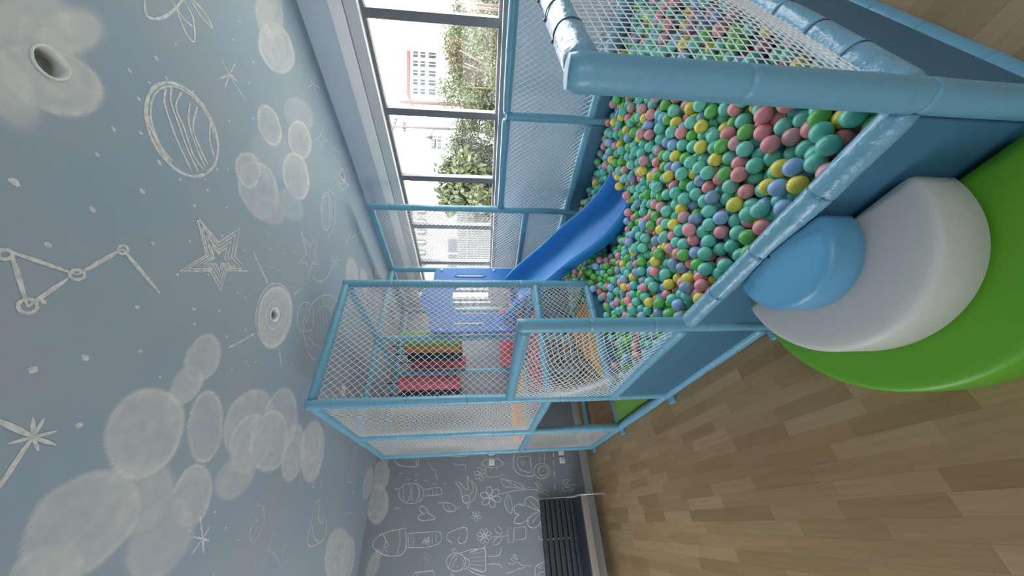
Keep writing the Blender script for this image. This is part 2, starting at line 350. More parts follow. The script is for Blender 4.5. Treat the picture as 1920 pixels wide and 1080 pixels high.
# ------------------------------------------------------------------ chalk drawings: flat paint strokes on the ceiling and the wall
def smooth_path(p, closed=False, k=5):
    p = np.asarray(p, float)
    if len(p) < 3: return np.array([p[0]+(p[-1]-p[0])*t for t in np.linspace(0, 1, 4)])
    q = np.vstack([p[-1], p, p[0], p[1]]) if closed else np.vstack([2*p[0]-p[1], p, 2*p[-1]-p[-2]])
    out = []; n = len(p) if closed else len(p)-1
    for i in range(n):
        a, b, c, d = q[i], q[i+1], q[i+2], q[i+3]
        for t in np.arange(k)/k:
            out.append(0.5*((2*b)+(-a+c)*t+(2*a-5*b+4*c-d)*t*t+(-a+3*b-3*c+d)*t**3))
    out.append(q[n+1]) ; return np.array(out)
class Strokes:
    def __init__(s, ax, val, off): s.ax, s.val, s.off = ax, val, off; s.m = MB(); s.k = 0
    def line(s, pts, w=0.009, closed=False, sharp=False, mi=0):
        P = np.asarray(pts, float) if sharp else smooth_path(pts, closed)
        if sharp and closed: P = np.vstack([P, P[:1]])
        W = np.array([on_plane(x, y, s.ax, s.val+s.off+s.k*1e-5*math.copysign(1, s.off)) for x, y in P]); s.k = (s.k+1) % 30
        if len(W) < 2: return
        nrm = np.array([0, 0, 1.0]) if s.ax == 'z' else np.array([0, 1.0, 0])
        T = np.gradient(W, axis=0); T /= np.linalg.norm(T, axis=1)[:, None]+1e-9; N = np.cross(T, nrm)
        ww = w*(0.8+0.35*np.abs(np.sin(np.arange(len(W))*0.37+s.k)))[:, None]/2
        if not closed: ww[0] *= .5; ww[-1] *= .4
        v = np.stack([W-N*ww, W+N*ww], 1).reshape(-1, 3)
        s.m.add(v, [(2*i, 2*i+1, 2*i+3, 2*i+2) for i in range(len(W)-1)], mi)
    def ell(s, cx, cy, a, b, ang=0, w=0.009, t0=0, t1=360, mi=0):
        t = np.radians(np.linspace(t0, t1, max(5, int(abs(t1-t0)/22)))); c, sn = math.cos(math.radians(ang)), math.sin(math.radians(ang))
        s.line([(cx+a*math.cos(k)*c-b*math.sin(k)*sn, cy+a*math.cos(k)*sn+b*math.sin(k)*c) for k in t], w, mi=mi)
    def dot(s, x, y, r=0.007):
        c = on_plane(x, y, s.ax, s.val+s.off); t = np.arange(8)*math.pi/4
        rr = r*(0.75+0.5*np.random.default_rng(int(x*7+y)).random(8))
        e1, e2 = ((1, 0, 0), (0, 1, 0)) if s.ax == 'z' else ((1, 0, 0), (0, 0, 1))
        s.m.add(c+np.outer(np.cos(t)*rr, e1)+np.outer(np.sin(t)*rr*1.3, e2), [tuple(range(8))], 0)
C = Strokes('z', CEIL, -0.0012)
# striped planet, left of the swirl cloud
C.ell(341, 243, 95, 58, 62, .013); C.ell(344, 243, 88, 52, 62, .008, 60, 300)
for pts in ([(312,163),(308,190),(318,225),(335,270),(360,322)], [(322,163),(320,190),(332,225),(350,275),(372,322)], [(340,172),(330,200),(345,240),(362,290),(382,318)],
            [(356,192),(354,230),(368,275),(384,312)], [(370,200),(362,240),(376,280),(389,308)], [(395,228),(393,262),(402,295)], [(280,180),(276,215),(292,262),(316,305)], [(280,215),(296,262),(322,308)]):
    C.line(pts, .009)
# big layered star
star = [(370,408),(410,455),(450,428),(440,480),(465,508),(424,507),(414,545),(395,508),(338,508),(387,478)]
C.line(star, .011, True, True); st2 = np.array(star)*0.80+np.array([410, 487])*0.20; C.line(st2, .012, True, True); C.line(np.array(star)*0.58+np.array([410, 487])*0.42, .010, True, True); C.line(np.array(star)*0.38+np.array([410, 487])*0.62, .014, True, True)
# constellation lines with ring nodes
for pts in ([(20,472),(145,515),(230,467),(300,550)], [(22,478),(52,575),(128,522)]):
    for a, b in zip(pts[:-1], pts[1:]): C.line([a, b], .014)
for x, y, a, b in ((10,477,14,9), (145,515,14,9), (231,468,9,8), (52,574,18,13)): C.ell(x, y, a, b, 0, .010)
# two twinkle stars at the lower left and upper right
for cx, cy, rs in ((62,820,[(-70,-30),(-62,95),(22,-38),(45,-12),(38,12),(43,14),(10,25),(0,-38),(-48,12)]), (430,140,[(-15,-28),(-8,25),(18,15),(12,-22),(32,50),(-20,8),(10,4)]),
                   (380,1010,[(-5,-45),(2,28),(-18,-4),(12,4),(-22,32),(15,-26),(8,4)]), (587,158,[(-12,-20),(8,18),(14,8),(-10,6),(4,-16)]), (628,490,[(0,-18),(0,18),(-14,-2),(14,-4),(-10,-12),(10,12),(-9,12),(8,-14)]),
                   (668,440,[(-6,-24),(4,22),(-12,8),(10,-4)]), (660,432,[(-14,30),(12,28)])):
    for dx, dy in rs: C.line([(cx, cy), (cx+dx, cy+dy)], .010 if cx < 420 else .006)
C.line([(-10,925),(40,850),(62,820)], .012); C.line([(-10,785),(62,818)], .013)
# satellite loops at the top edge, ribbon at the window side
C.line([(272,-5),(272,18),(280,33),(305,33),(330,15),(345,-6)], .010); C.line([(325,0),(345,55),(364,78),(362,35),(345,0)], .008); C.line([(358,0),(375,28),(398,52),(385,25),(362,0)], .008)
C.line([(320,0),(345,35),(362,50)], .007)
C.line([(556,-5),(562,80),(578,140),(590,165)], .006, mi=1); C.line([(585,50),(590,90),(602,140),(620,163),(622,172)], .007, mi=1); C.line([(590,60),(600,110),(612,150)], .006, mi=1); C.line([(616,190),(630,240),(640,262)], .006, mi=1)
# small stars
C.line([(594,228),(604,255),(615,262),(604,265),(607,284),(598,262),(594,262),(602,252),(608,236),(604,262)], .005, sharp=True)
C.line([(622,275),(636,285),(648,310),(636,300)], .006, sharp=True); C.line([(622,275),(630,300),(640,318)], .006)
C.ell(641, 331, 7, 14, 0, .006); C.ell(642, 331, 12, 24, -5, .006, -40, 200)
C.line([(626,316),(655,350),(636,330)], .005); C.ell(612, 396, 10, 35, 0, .006); C.ell(611, 396, 7, 30, 0, .005); C.ell(615, 400, 14, 44, 2, .006, -95, 90); C.line([(604,372),(606,420)], .004); C.line([(610,366),(612,428)], .004); C.line([(617,370),(618,420)], .004)
small = [(565,436),(581,460),(597,437),(592,478),(601,498),(586,494),(578,523),(575,492),(558,494),(574,477)]
C.line(small, .007, True, True); C.line(np.array(small)*.72+np.array([581,480])*.28, .004, True, True)
C.line([(586,521),(600,528),(613,520),(622,503),(628,492)], .007)
# rings round the downlight planet
for a, b, t in ((34, 60, .007), (28, 47, .006), (22, 37, .005), (15, 26, .008)): C.ell(514, 591, a, b, 6, t)
C.line([(475,472),(490,505),(503,533)], .010, mi=0); C.line([(549,553),(566,541)], .010); C.line([(428,652),(452,640),(478,625)], .010); C.line([(523,652),(528,692)], .008); C.line([(478,508),(500,500),(525,508),(542,530),(550,560)], .006, mi=1)
# snail-like shell drawing beside the frame corner
C.line([(557,600),(560,578),(570,567),(584,572),(588,590),(586,615),(575,622),(562,618),(557,600)], .006); C.line([(565,610),(575,588),(577,578)], .005); C.line([(568,612),(580,592),(583,575),(590,562)], .005); C.ell(578, 574, 3, 7, 0, .005)
C.line([(585,570),(600,556),(612,553),(628,560),(636,580),(628,605),(620,640),(608,665),(592,675),(578,660),(570,630),(570,612)], .007); C.line([(592,590),(600,578),(612,574),(622,584)], .005); C.line([(577,631),(590,645),(605,655),(614,655)], .006)
for a, b in (((590,590),(588,610)), ((595,588),(596,650)), ((600,586),(603,640)), ((606,585),(610,640)), ((612,588),(614,630)), ((574,640),(582,650)), ((580,655),(590,645)), ((588,668),(596,652)), ((597,672),(602,656)), ((596,560),(600,578)), ((606,556),(607,576)), ((618,558),(614,576)), ((628,566),(619,582))): C.line([a, b], .005)
# spiral, comet, crescents and the lower-left doodles on the dim end
C.line([(477,998),(481,990),(484,982),(480,975),(472,985),(468,1000),(470,1014),(480,1012),(492,990),(496,965),(490,948),(478,952),(466,975)], .008, mi=1)
C.line([(499,1030),(512,1036),(522,1055),(520,1068),(530,1055),(548,990),(538,1010),(528,1052)], .007, mi=1); C.line([(528,972),(512,1000),(500,1040),(478,1075)], .007, mi=1); C.line([(478,1050),(480,1085)], .007, mi=1)
C.line([(600,938),(592,945),(582,985),(577,1012),(582,1025),(600,1017),(610,1005),(612,970)], .008, mi=0); C.line([(585,985),(590,1010),(598,1015)], .006); C.line([(600,942),(597,965),(600,980),(606,978),(608,960)], .007, mi=0)
for a, b in (((604,975),(618,888)), ((606,970),(628,890)), ((608,965),(636,895)), ((602,960),(612,900)), ((608,960),(626,905))): C.line([a, b], .005, mi=1)
C.line([(664,838),(670,845),(664,890),(658,905),(652,902),(652,895),(660,880),(664,838)], .006); C.ell(588, 909, 3, 5, 0, .006); C.ell(603, 905, 2, 4, 0, .005)
C.line([(660,925),(665,922),(662,930)], .005); C.line([(648,965),(655,960),(662,966)], .006); C.line([(666,937),(660,950),(656,960)], .005)
C.line([(600,882),(612,865),(606,845)], .006, mi=1); C.line([(595,870),(612,862)], .005, mi=1)
C.line([(395,1085),(405,1068)], .012, mi=1); C.line([(375,1085),(378,1072)], .014, mi=1)
for x, y, r in ((213,242,8),(183,290,7),(27,341,11),(173,392,10),(90,459,9),(267,359,9),(299,305,9),(264,249,8),(287,456,8),(82,566,8),(243,132,8),(293,110,8),(313,147,5),(260,185,6),(280,155,5),(362,171,5),(338,336,6),(385,336,6),(389,357,6),(365,386,7),(356,452,6),(417,442,6),(427,318,6),(425,389,6),(407,317,6),(430,227,6),(475,222,6),(475,116,5),(467,155,5),
    (458,470,6),(507,467,6),(514,521,6),(256,576,8),(263,658,8),(300,706,5),(148,798,9),(62,694,11),(160,670,11),(446,548,6),(460,558,6),(364,580,8),(365,608,7),(411,583,6),(461,618,6),(462,677,6),(435,693,5),(480,679,5),(542,656,5),(548,684,5),(557,639,5),(565,625,5),(563,706,5),(425,632,7),(391,515,6),(333,515,6),(447,1012,6),(355,995,7),(403,960,6),(424,990,6),(502,400,5),(512,600,3),(551,470,5),(532,475,5),(585,325,5),(598,330,5),(610,340,5),(568,350,5),(606,430,5),(535,360,5),(577,90,6),(450,40,5),(438,75,5),(330,83,5),(505,440,5),(615,520,4),(598,700,5),(628,560,4)): C.dot(x, y, r*0.00095)
cd = C.m.build('ceiling_drawing', [CHALK, CHALKS]); struct(cd)
cd.parent = bpy.data.objects['ceiling']

Wd = Strokes('y', YBACK, -0.0012)
L = Wd.line
def flower(cx, cy, r, n, w=.006, pr=.45):
    for k in range(n):
        a = 2*math.pi*k/n+.3; Wd.ell(cx+r*.62*math.cos(a), cy+r*.62*math.sin(a), r*pr, r*pr*.62, math.degrees(a), w)
    Wd.ell(cx, cy, r*.18, r*.18, 0, w)
# hot-air balloons (the room's up is the picture's left)
Wd.ell(771, 925, 24, 19, 0, .006); L([(767,907),(770,925),(763,944)], .005); L([(781,907),(786,925),(779,942)], .005); L([(746,925),(750,926)], .008)
for yy in (912, 920, 928, 936): Wd.ell(771, yy, 2, 4, 0, .004, -90, 90); Wd.ell(785, yy, 2, 4, 0, .004, -90, 90); Wd.ell(755, yy-2, 2, 4, 0, .004, -90, 90)
L([(795,918),(822,914),(828,920),(826,927),(796,930)], .006); L([(803,917),(804,929)], .004); L([(811,916),(812,928)], .004); L([(818,915),(820,928)], .004)
L([(760,991),(735,995),(712,1004),(699,1018),(703,1030),(722,1041),(745,1042),(757,1036),(762,1020),(760,991)], .007); L([(718,1001),(723,1015),(715,1040)], .006); L([(749,993),(750,1015),(744,1040)], .005)
L([(722,1012),(728,1022),(722,1028),(725,1036)], .005); L([(761,1000),(800,998),(822,997),(828,1006),(824,1018),(800,1026),(762,1027)], .006)
for xx in (765, 770, 775): L([(xx,1000),(xx+1,1026)], .005)
for a, b in (((803,1001),(804,1024)), ((810,1000),(811,1022)), ((817,999),(818,1020))): L([a, b], .004)
flower(800, 1014, 7, 5, .004); L([(790,1020),(796,1012)], .005)
L([(736,853),(745,870),(765,875),(783,873),(786,855)], .007); L([(783,873),(780,863),(786,853)], .006); L([(752,853),(770,859),(784,857)], .006); L([(802,868),(812,880),(820,884)], .005); L([(817,886),(820,900)], .006); L([(848,868),(858,872),(872,872),(873,883)], .006); L([(825,854),(855,856),(878,855)], .007)
for x, y, n in ((748,886,8), (778,889,6), (760,898,9), (775,899,8), (795,900,8), (740,915,8), (740,952,10), (812,906,5), (832,906,6), (820,941,12)): L([(x,y),(x+n*.5,y+2),(x+n,y)], .005)
# hearts, birds
L([(794,964),(786,955),(790,949),(798,952),(803,962),(815,970),(812,974),(792,976),(784,972),(787,966),(798,962)], .007); L([(861,1006),(859,1015),(864,1019),(873,1015),(876,1003),(873,989),(855,993),(841,1000),(838,1010),(848,1018)], .007)
L([(853,904),(862,915),(866,928),(868,938),(872,942),(885,940),(893,925),(892,910),(880,900),(876,893),(877,908),(878,918),(870,915),(862,905),(853,904)], .006); Wd.ell(874, 936, 7, 8, 0, .006); L([(876,945),(878,954),(881,944)], .006); Wd.dot(873, 936, .004); L([(884,905),(888,918),(880,930)], .005)
L([(831,942),(834,955),(848,959),(855,955),(848,945),(831,942)], .006); L([(852,955),(862,951)], .006); L([(838,948),(845,956)], .004); L([(836,956),(842,960),(852,958)], .004)
flower(901, 889, 12, 6, .005); L([(913,894),(930,894),(946,889)], .005); flower(893, 968, 9, 5, .004)
flower(920, 932, 18, 6, .007, .5); L([(936,927),(960,921),(985,918),(1012,918)], .006)
L([(938,897),(950,900),(970,905),(984,916),(968,914),(946,912),(938,897)], .006); L([(945,900),(962,908),(975,913)], .004); L([(956,903),(958,911)], .003); L([(966,906),(967,913)], .003)
L([(952,926),(946,940),(950,955),(959,962),(960,945),(957,932),(952,926)], .006); L([(953,930),(951,945),(957,958)], .004); L([(1003,905),(1012,908),(1018,917),(1010,914),(1003,905)], .005); L([(1004,917),(1012,922),(1025,918),(1028,925)], .006)
# beetle, car, dashes
Wd.ell(923, 868, 18, 9, 0, .006); L([(920,858),(918,878)], .004); L([(905,866),(902,870),(906,874)], .005); L([(941,865),(945,869),(941,873)], .005)
for x in (912, 922, 933): L([(x,877),(x-3,884)], .004)
L([(965,852),(962,866),(966,882),(978,891),(995,893),(1003,890)], .008); L([(970,858),(969,868),(975,880),(985,884),(996,885),(995,866),(992,856),(978,856),(970,858)], .007); L([(980,862),(988,870)], .005); L([(976,864),(984,873)], .005)
Wd.ell(1016, 883, 15, 14, 0, .008); Wd.ell(1018, 883, 9, 9, 0, .007); Wd.dot(1019, 883, .006); L([(1011,848),(1012,868)], .006); L([(1020,848),(1021,870)], .006)
for y0, y1 in ((848,858), (862,875), (880,896), (907,920)): L([(1037+(y0-848)*.04, y0), (1037.5+(y1-848)*.04, y1)], .009)
# lotus bud, big blossom behind the bench
L([(1080,905),(1070,910),(1062,906),(1068,900),(1056,901),(1060,910),(1068,914),(1055,914),(1058,921),(1070,918),(1076,914)], .005); L([(1075,909),(1090,910)], .005); L([(1066,920),(1072,922),(1078,914)], .005)
L([(1014,958),(1008,940),(995,931),(984,938),(983,948),(972,945),(964,952),(966,962),(973,965),(966,972),(965,980),(975,982),(985,978),(990,976),(990,985),(1000,990),(1010,985),(1014,978),(1015,990),(1024,993)], .008)
L([(1014,958),(1000,954),(988,948)], .007); L([(1014,958),(998,945),(994,938)], .006); L([(1014,958),(1000,964),(988,974)], .007); L([(1014,960),(1004,972),(998,980)], .006); L([(1010,922),(1018,925),(1030,930)], .006); L([(1010,1004),(1012,1011),(1022,1012)], .006)
# flower pot
flower(908, 1005, 14, 8, .005, .4); L([(922,1006),(940,1006),(952,1004),(953,1004)], .005); L([(927,989),(930,997),(941,1001),(940,992),(932,986)], .005); L([(940,1003),(928,1012),(925,1022),(936,1018),(942,1006)], .005)
L([(952,990),(953,1017),(963,1017),(964,990),(952,990)], .006, False, True); L([(964,990),(984,988),(986,1000),(984,1010),(964,1012)], .006)
# girl in a striped dress
Wd.ell(855, 1054, 18, 17, 0, .007); L([(842,1062),(846,1050),(852,1042),(858,1042)], .005); L([(848,1065),(852,1052),(858,1046)], .004); Wd.dot(856, 1050, .004); Wd.dot(858, 1062, .004); L([(866,1048),(870,1055),(866,1062)], .004)
L([(850,1036),(848,1030),(852,1028),(856,1034)], .005); L([(848,1072),(845,1080),(852,1078)], .005)
L([(861,1038),(872,1034),(885,1030),(895,1030),(910,1026)], .006); L([(871,1044),(880,1052),(878,1062),(870,1068)], .006); L([(880,1036),(908,1028),(910,1050),(908,1072),(880,1064)], .007)
for k in range(5): L([(880,1040+k*6),(908,1034+k*9)], .003)
L([(911,1043),(935,1041),(940,1026)], .006); L([(911,1058),(935,1058),(942,1066)], .006); L([(908,1026),(912,1020)], .005); L([(875,1066),(892,1076),(912,1080)], .006); L([(885,1035),(895,1028)], .005)
# sprouts, house
L([(952,1055),(960,1058),(966,1054),(958,1048),(964,1046),(968,1050),(962,1040),(968,1042),(970,1050)], .005); L([(968,1052),(980,1060),(1000,1061)], .005); L([(948,1075),(960,1072),(975,1066),(985,1064)], .005)
L([(1004,1085),(1004,1064),(1018,1054),(1024,1051)], .007); L([(1009,1064),(1020,1058),(1022,1066),(1009,1064)], .005, False, True); L([(1010,1085),(1011,1074),(1022,1072)], .005)
L([(772,1085),(776,1074),(812,1070),(816,1085)], .007, False, True); L([(782,1076),(784,1085)], .006); L([(791,1035),(800,1038),(804,1050),(798,1058),(802,1066)], .006, mi=1); L([(794,1042),(800,1050)], .006, mi=1)
wdo = Wd.m.build('wall_drawing', [CHALK, CHALKS]); struct(wdo); wdo.parent = bpy.data.objects['wall_back']

# ------------------------------------------------------------------ downlights
dl_names = ['large recessed downlight inside the big smudged cloud at the ceiling corner', 'recessed downlight at the centre of the chalk ringed planet', 'recessed downlight above the netted tower of the play frame', 'recessed downlight in the far ceiling corner by the window', 'recessed downlight near the window wall by the chalk flying saucer']
for (x, y), lab in zip(LIGHTS, dl_names):
    t = thing('downlight', lab, 'ceiling light', (x, y, CEIL), 'recessed ceiling downlights')
    def ring(r, z, n=40): a = np.arange(n)*2*math.pi/n; return np.stack([x+r*np.cos(a), y+r*np.sin(a), np.full(n, CEIL+z)], 1)
    MB().rings([ring(.049, .001), ring(.050, -.003), ring(.047, -.0055), ring(.044, -.005), ring(.0415, .004)], caps=False).build('trim_ring', CANW, t, True)
    MB().rings([ring(.042, .002), ring(.040, .02), ring(.037, .045), ring(.001, .046)], caps=False).build('housing', CUP, t, True)
    MB().rings([ring(.026, .044), ring(.026, .030), ring(.024, .027), ring(.020, .027), ring(.019, .031), ring(.001, .032)], caps=False).build('bulb', CANG, t, True)

# ------------------------------------------------------------------ soft play frame
frame = thing('play_frame', 'pastel blue padded play frame with nets, ball pit panels and blue slide', 'play structure', (1.8, 2.4, 0))
def pad_tube(name, a, b, m=VINYL, r=TR, seams=0.23, seed=0, seg=20, ties=False, wr=0.010, tm=None):
    a, b = np.asarray(a, float), np.asarray(b, float); Ln = np.linalg.norm(b-a); d = (b-a)/Ln
    ref = np.array([0, 0, 1.0]) if abs(d[2]) < .9 else np.array([1.0, 0, 0]); u = np.cross(d, ref); u /= np.linalg.norm(u); w = np.cross(d, u)
    rs = np.random.default_rng(seed+int(Ln*1000)); ns = max(1, round(Ln/seams)); marks = [Ln*(k+rs.uniform(-.12, .12))/ns for k in range(1, ns)]
    ts = list(np.arange(0, Ln, 0.025))+[Ln]
    for mk in marks: ts += [mk-.004, mk, mk+.004, mk-.010, mk+.010]
    ts = sorted(t for t in ts if 0 <= t <= Ln); th = np.arange(seg)*2*math.pi/seg; rings = []
    ph = rs.uniform(0, 6, 6)
    for t in ts:
        dm = min([abs(t-mk) for mk in marks], default=9)
        base = r*(1-0.10*math.exp(-(dm/.0035)**2)+0.02*math.exp(-((dm-.012)/.008)**2))
        wob = wr*r/.035*(0.35*np.sin(2*th+7*t+ph[0])+0.3*np.sin(3*th+23*t+ph[1])*math.exp(-(dm/.05)**2)+.25*np.sin(5*th-31*t+ph[2])*math.exp(-(dm/.03)**2)+.15*np.sin(th+15*t+ph[3]))*.35
        e = min(t, Ln-t); cap = 1.0 if e > .012 else 0.86+0.14*math.sin(e/.012*math.pi/2)
        rr = (base+wob)*cap
        rings.append(a+d*t+np.outer(np.cos(th)*rr, u)+np.outer(np.sin(th)*rr, w))
    o = MB().rings(rings).build(name, m, frame, True)
    if ties:
        for mk in marks:
            k = MB(); c = a+d*mk; t2 = np.arange(25)*2*math.pi/24
            pts = [c+(r+.0005)*(math.cos(q)*u+math.sin(q)*w) for q in t2[::-1]]
            k.tube(pts, .0016, 5, False); q = ties; hd = c+(r+.003)*(math.cos(q)*u+math.sin(q)*w); k.tube([hd-d*.004, hd+d*.004], .004, 6)
            tie = k.build('cable_tie', tm or TIE, frame, True); tie.parent = o
    return o
E_ = 0.0
# posts
P0 = pad_tube('post', (xF, yP, 0.0), (xF, yP, zP+.038), r=.0385, seams=.42, seed=1, wr=.004, seg=32)
pad_tube('post', (xF, yC, 0.0), (xF, yC, zC+.034), seed=2, seams=.30, wr=.006)
for k, (x, y, z0) in enumerate(((xF, yB, 0), (xF, yS, 0), (xF, yE, 0), (xA, yB, 0), (xA, yS, 0), (xA, yE, 0), (xW, yB, 0), (xW, yS, 0), (xW, yE, 0))):
    pad_tube('post', (x, y, z0), (x, y, zT+.03), seed=10+k)
pad_tube('post', (xW, yQ, 0), (xW, yQ, zM), seed=30); pad_tube('post', (xW, yP, 0), (xW, yP, zM+.03), seed=31)
# floor feet of the posts
for x, y in ((xF, yB), (xF, yS), (xF, yC), (xF, yE)):
    MB().box((x-.075, y-.045, 0), (x+.02, y+.045, .022)).build('foot_plate', VINYL, frame, bevel=.006)
def beam(a, b, **k):
    a, b = np.asarray(a, float), np.asarray(b, float); d = (b-a)/np.linalg.norm(b-a)
    return pad_tube('beam', a+d*.030, b-d*.030, **k)
BE = []
# top frame of the tower
for a, b in (((xF,yB),(xA,yB)), ((xF,yS),(xA,yS)), ((xA,yS),(xW,yS)), ((xF,yE),(xA,yE)), ((xA,yE),(xW,yE)), ((xF,yB),(xF,yS)), ((xF,yS),(xF,yE)), ((xA,yB),(xA,yS)), ((xA,yS),(xA,yE)), ((xW,yB),(xW,yS)), ((xW,yS),(xW,yE))):
    beam((*a, zT), (*b, zT), seed=int(a[0]*50+a[1]*9))
# deck level
for a, b in (((xF,yB),(xA,yB)), ((xF,yS),(xA,yS)), ((xF,yE),(xA,yE)), ((xF,yB),(xF,yS)), ((xF,yS),(xF,yE)), ((xA,yB),(xA,yS)), ((xA,yS),(xA,yE)), ((xW,yB),(xW,yS)), ((xA,yE),(xW,yE))):
    beam((*a, zD), (*b, zD), seed=int(a[0]*31+a[1]*7))
# front rail, mid beams, floor beams
beam((xF, yP, zRail), (xF, yC, zRail), m=VINYLW, ties=3.6, seed=3, r=.038, tm=mat('blue_cable_tie', (.16, .33, .44), .35)); beam((xF, yC, zRail), (xF, yB, zRail), seed=4)
beam((xF, yC, zC), (xF, yB, zC-.012), r=.036, seams=.6, seed=5)
beam((xF, yB, zRail), (xA, yB, zRail), seed=6); beam((xA, yB, zRail), (xW, yB, zRail-.02), seed=6) if False else None
for a, b in (((xF,yP),(xF,yC)), ((xF,yC),(xF,yB)), ((xF,yB),(xF,yS)), ((xF,yS),(xF,yE)), ((xF,yS),(xA,yS)), ((xF,yE),(xA,yE)), ((xA,yE),(xW,yE)), ((xF,yP),(xW,yP))):
    beam((*a, .036), (*b, .036), seed=int(a[0]*13+a[1]*5))
# near end: handrail and lower rail running to the window side
beam((xF, yP, zP), (xW, yP, zP), m=VINYLW, ties=4.4, seed=8, seams=.17, r=.0385, wr=.014); beam((xF, yP, zRail), (xW, yP, zRail), m=VINYLW, ties=4.0, seed=9, seams=.19, r=.0385, wr=.014)
# window side rails
beam((xW, yP, zM), (xW, yQ, zM), seed=40, seams=.5); beam((xW, yQ, zM), (xW, yB, zM), seed=41, seams=.5)
beam((xW, yP, zL), (xW, yQ, zL), seed=42, seams=.5); beam((xW, yQ, zL), (xW, yB, zL), seed=43, seams=.5); beam((xW, yB, zL), (xW, yS, zL), seed=44, seams=.5)
# padded panels round the pit
def panel(name, a, b, z0, z1, th=.03, m=PANEL):
    a, b = np.asarray(a), np.asarray(b); d = (b-a)/np.linalg.norm(b-a); n = np.array([-d[1], d[0]])*th/2; s = MB()
    q = [a+n, b+n, b-n, a-n]; v = [(*p, z0) for p in q]+[(*p, z1) for p in q]
    s.add(v, [(0,3,2,1),(4,5,6,7),(0,1,5,4),(1,2,6,5),(2,3,7,6),(3,0,4,7)])
    return s.build(name, m, frame, bevel=.008)
panel('padded_panel', (xF, yP+.036), (xF, yC-.034), .06, zRail-.02); panel('padded_panel', (xF, yC+.034), (xF, yB-.034), .06, zRail-.02)
panel('padded_panel', (xF+.036, yP), (xW-.036, yP), .06, zRail-.02); panel('padded_panel', (xW, yP+.036), (xW, yQ-.034), .0, zL-.02); panel('padded_panel', (xW, yQ+.034), (xW, yB-.034), .0, zL-.02)
panel('padded_panel', (xW, yB+.034), (xW, yS-.034), .0, zL-.02); panel('padded_panel', (xF+.036, yB), (xA-.036, yB), .0, zRail-.02)
panel('padded_panel', (xA, yB+.036), (xA, yS-.036), .0, .30); panel('padded_panel', (xA+.036, yS), (xW-.036, yS), .0, .95)

# nets
def net(O, U, V, cu=.066, cv=.060, r=.0021, m=CORD, sag=.03, seed=0, warp=.012, name='safety_net', shape=None, square=False):
    O, U, V = map(lambda q: np.asarray(q, float), (O, U, V)); Lu, Lv = np.linalg.norm(U), np.linalg.norm(V); N = np.cross(U, V); N /= np.linalg.norm(N)
    nu = max(2, int(round(Lu/(cu/2)))); nv = max(2, int(round(Lv/(cv/2)))); rs = np.random.default_rng(seed); ph = rs.uniform(0, 6, 8)
    I, J = np.meshgrid(np.arange(nu+1), np.arange(nv+1), indexing='ij'); a = I/nu; b = J/nv
    if square: a = a+.10*(b-.5)*(1-np.abs(2*a-1))
    env = np.sin(math.pi*a)*np.sin(math.pi*b); ed = np.minimum(1, 4*np.minimum(np.minimum(a, 1-a), np.minimum(b, 1-b)))
    du = warp*ed*(np.sin(5*b+3*a+ph[0])+.5*np.sin(11*b-7*a+ph[1])); dv = warp*ed*(np.sin(6*a-3*b+ph[2])+.5*np.sin(13*a+5*b+ph[3]))
    du -= 0; dv -= sag*.8*env*(V[2] != 0)
    dn = sag*env*(.7+.5*np.sin(4*a+ph[4])+.3*np.sin(7*b+ph[5]))
    P = O+a[..., None]*U+b[..., None]*V+(du[..., None]*U/Lu+dv[..., None]*V/Lv+dn[..., None]*N)
    ok = np.ones_like(a, bool) if shape is None else shape(a, b)
    A, B = [], []
    for i in range(nu):
        for j in range(nv+1):
            if (i+j) % 2: continue
            for dj in (1, -1):
                if 0 <= j+dj <= nv and ok[i, j] and ok[i+1, j+dj]: A.append(P[i, j]); B.append(P[i+1, j+dj])
    if square:
        A = [P[i, j] for i in range(nu) for j in range(nv+1)]+[P[i, j] for i in range(nu+1) for j in range(nv)]
        B = [P[i+1, j] for i in range(nu) for j in range(nv+1)]+[P[i, j+1] for i in range(nu+1) for j in range(nv)]
    A, B = np.array(A), np.array(B); D = B-A; D /= np.linalg.norm(D, axis=1)[:, None]
    X = np.cross(D, N); X /= np.linalg.norm(X, axis=1)[:, None]; Y = np.cross(D, X)
    vs = []
    for k in range(3):
        o = (math.cos(k*2.0944)*X+math.sin(k*2.0944)*Y)*r; vs += [A+o, B+o]
    v = np.stack(vs, 1).reshape(-1, 3); n = len(A); base = np.arange(n)[:, None]*6
    F = np.concatenate([base+np.array([[0, 1, 3, 2]]), base+np.array([[2, 3, 5, 4]]), base+np.array([[4, 5, 1, 0]])])
    me = bpy.data.meshes.new(name); me.vertices.add(len(v)); me.vertices.foreach_set('co', (v-np.array(frame['_o'])).reshape(-1))
    me.loops.add(len(F)*4); me.loops.foreach_set('vertex_index', F.reshape(-1).astype(np.int32)); me.polygons.add(len(F)); me.polygons.foreach_set('loop_start', np.arange(0, len(F)*4, 4, dtype=np.int32))
    me.update(calc_edges=True); me.polygons.foreach_set('use_smooth', [True]*len(F)); me.materials.append(m); o = bpy.data.objects.new(name, me); COL.objects.link(o); o.parent = frame['_e']; return o
q = .03
H1 = zT-zD-2*q
net((xF+q, yB, zD+q), (xA-xF-2*q, 0, 0), (0, 0, H1), .050, .060, seed=1, r=.0023)
net((xF+q, yB-.01, zRail+q), (xA-xF-2*q, 0, 0), (0, 0, zD-zRail-2*q), .055, .042, seed=2, sag=.05, warp=.016, r=.0022)
net((xF, yB+q, zD+q), (0, yS-yB-2*q, 0), (0, 0, H1), .045, .048, seed=3, sag=.02, r=.0019)
net((xF, yS+q, zD+q), (0, yE-yS-2*q, 0), (0, 0, H1), .045, .045, seed=4, sag=.02, r=.0018)
net((xF, yS+q, .07), (0, yE-yS-2*q, 0), (0, 0, zD-.1), .045, .045, seed=5, sag=.02, r=.0018)
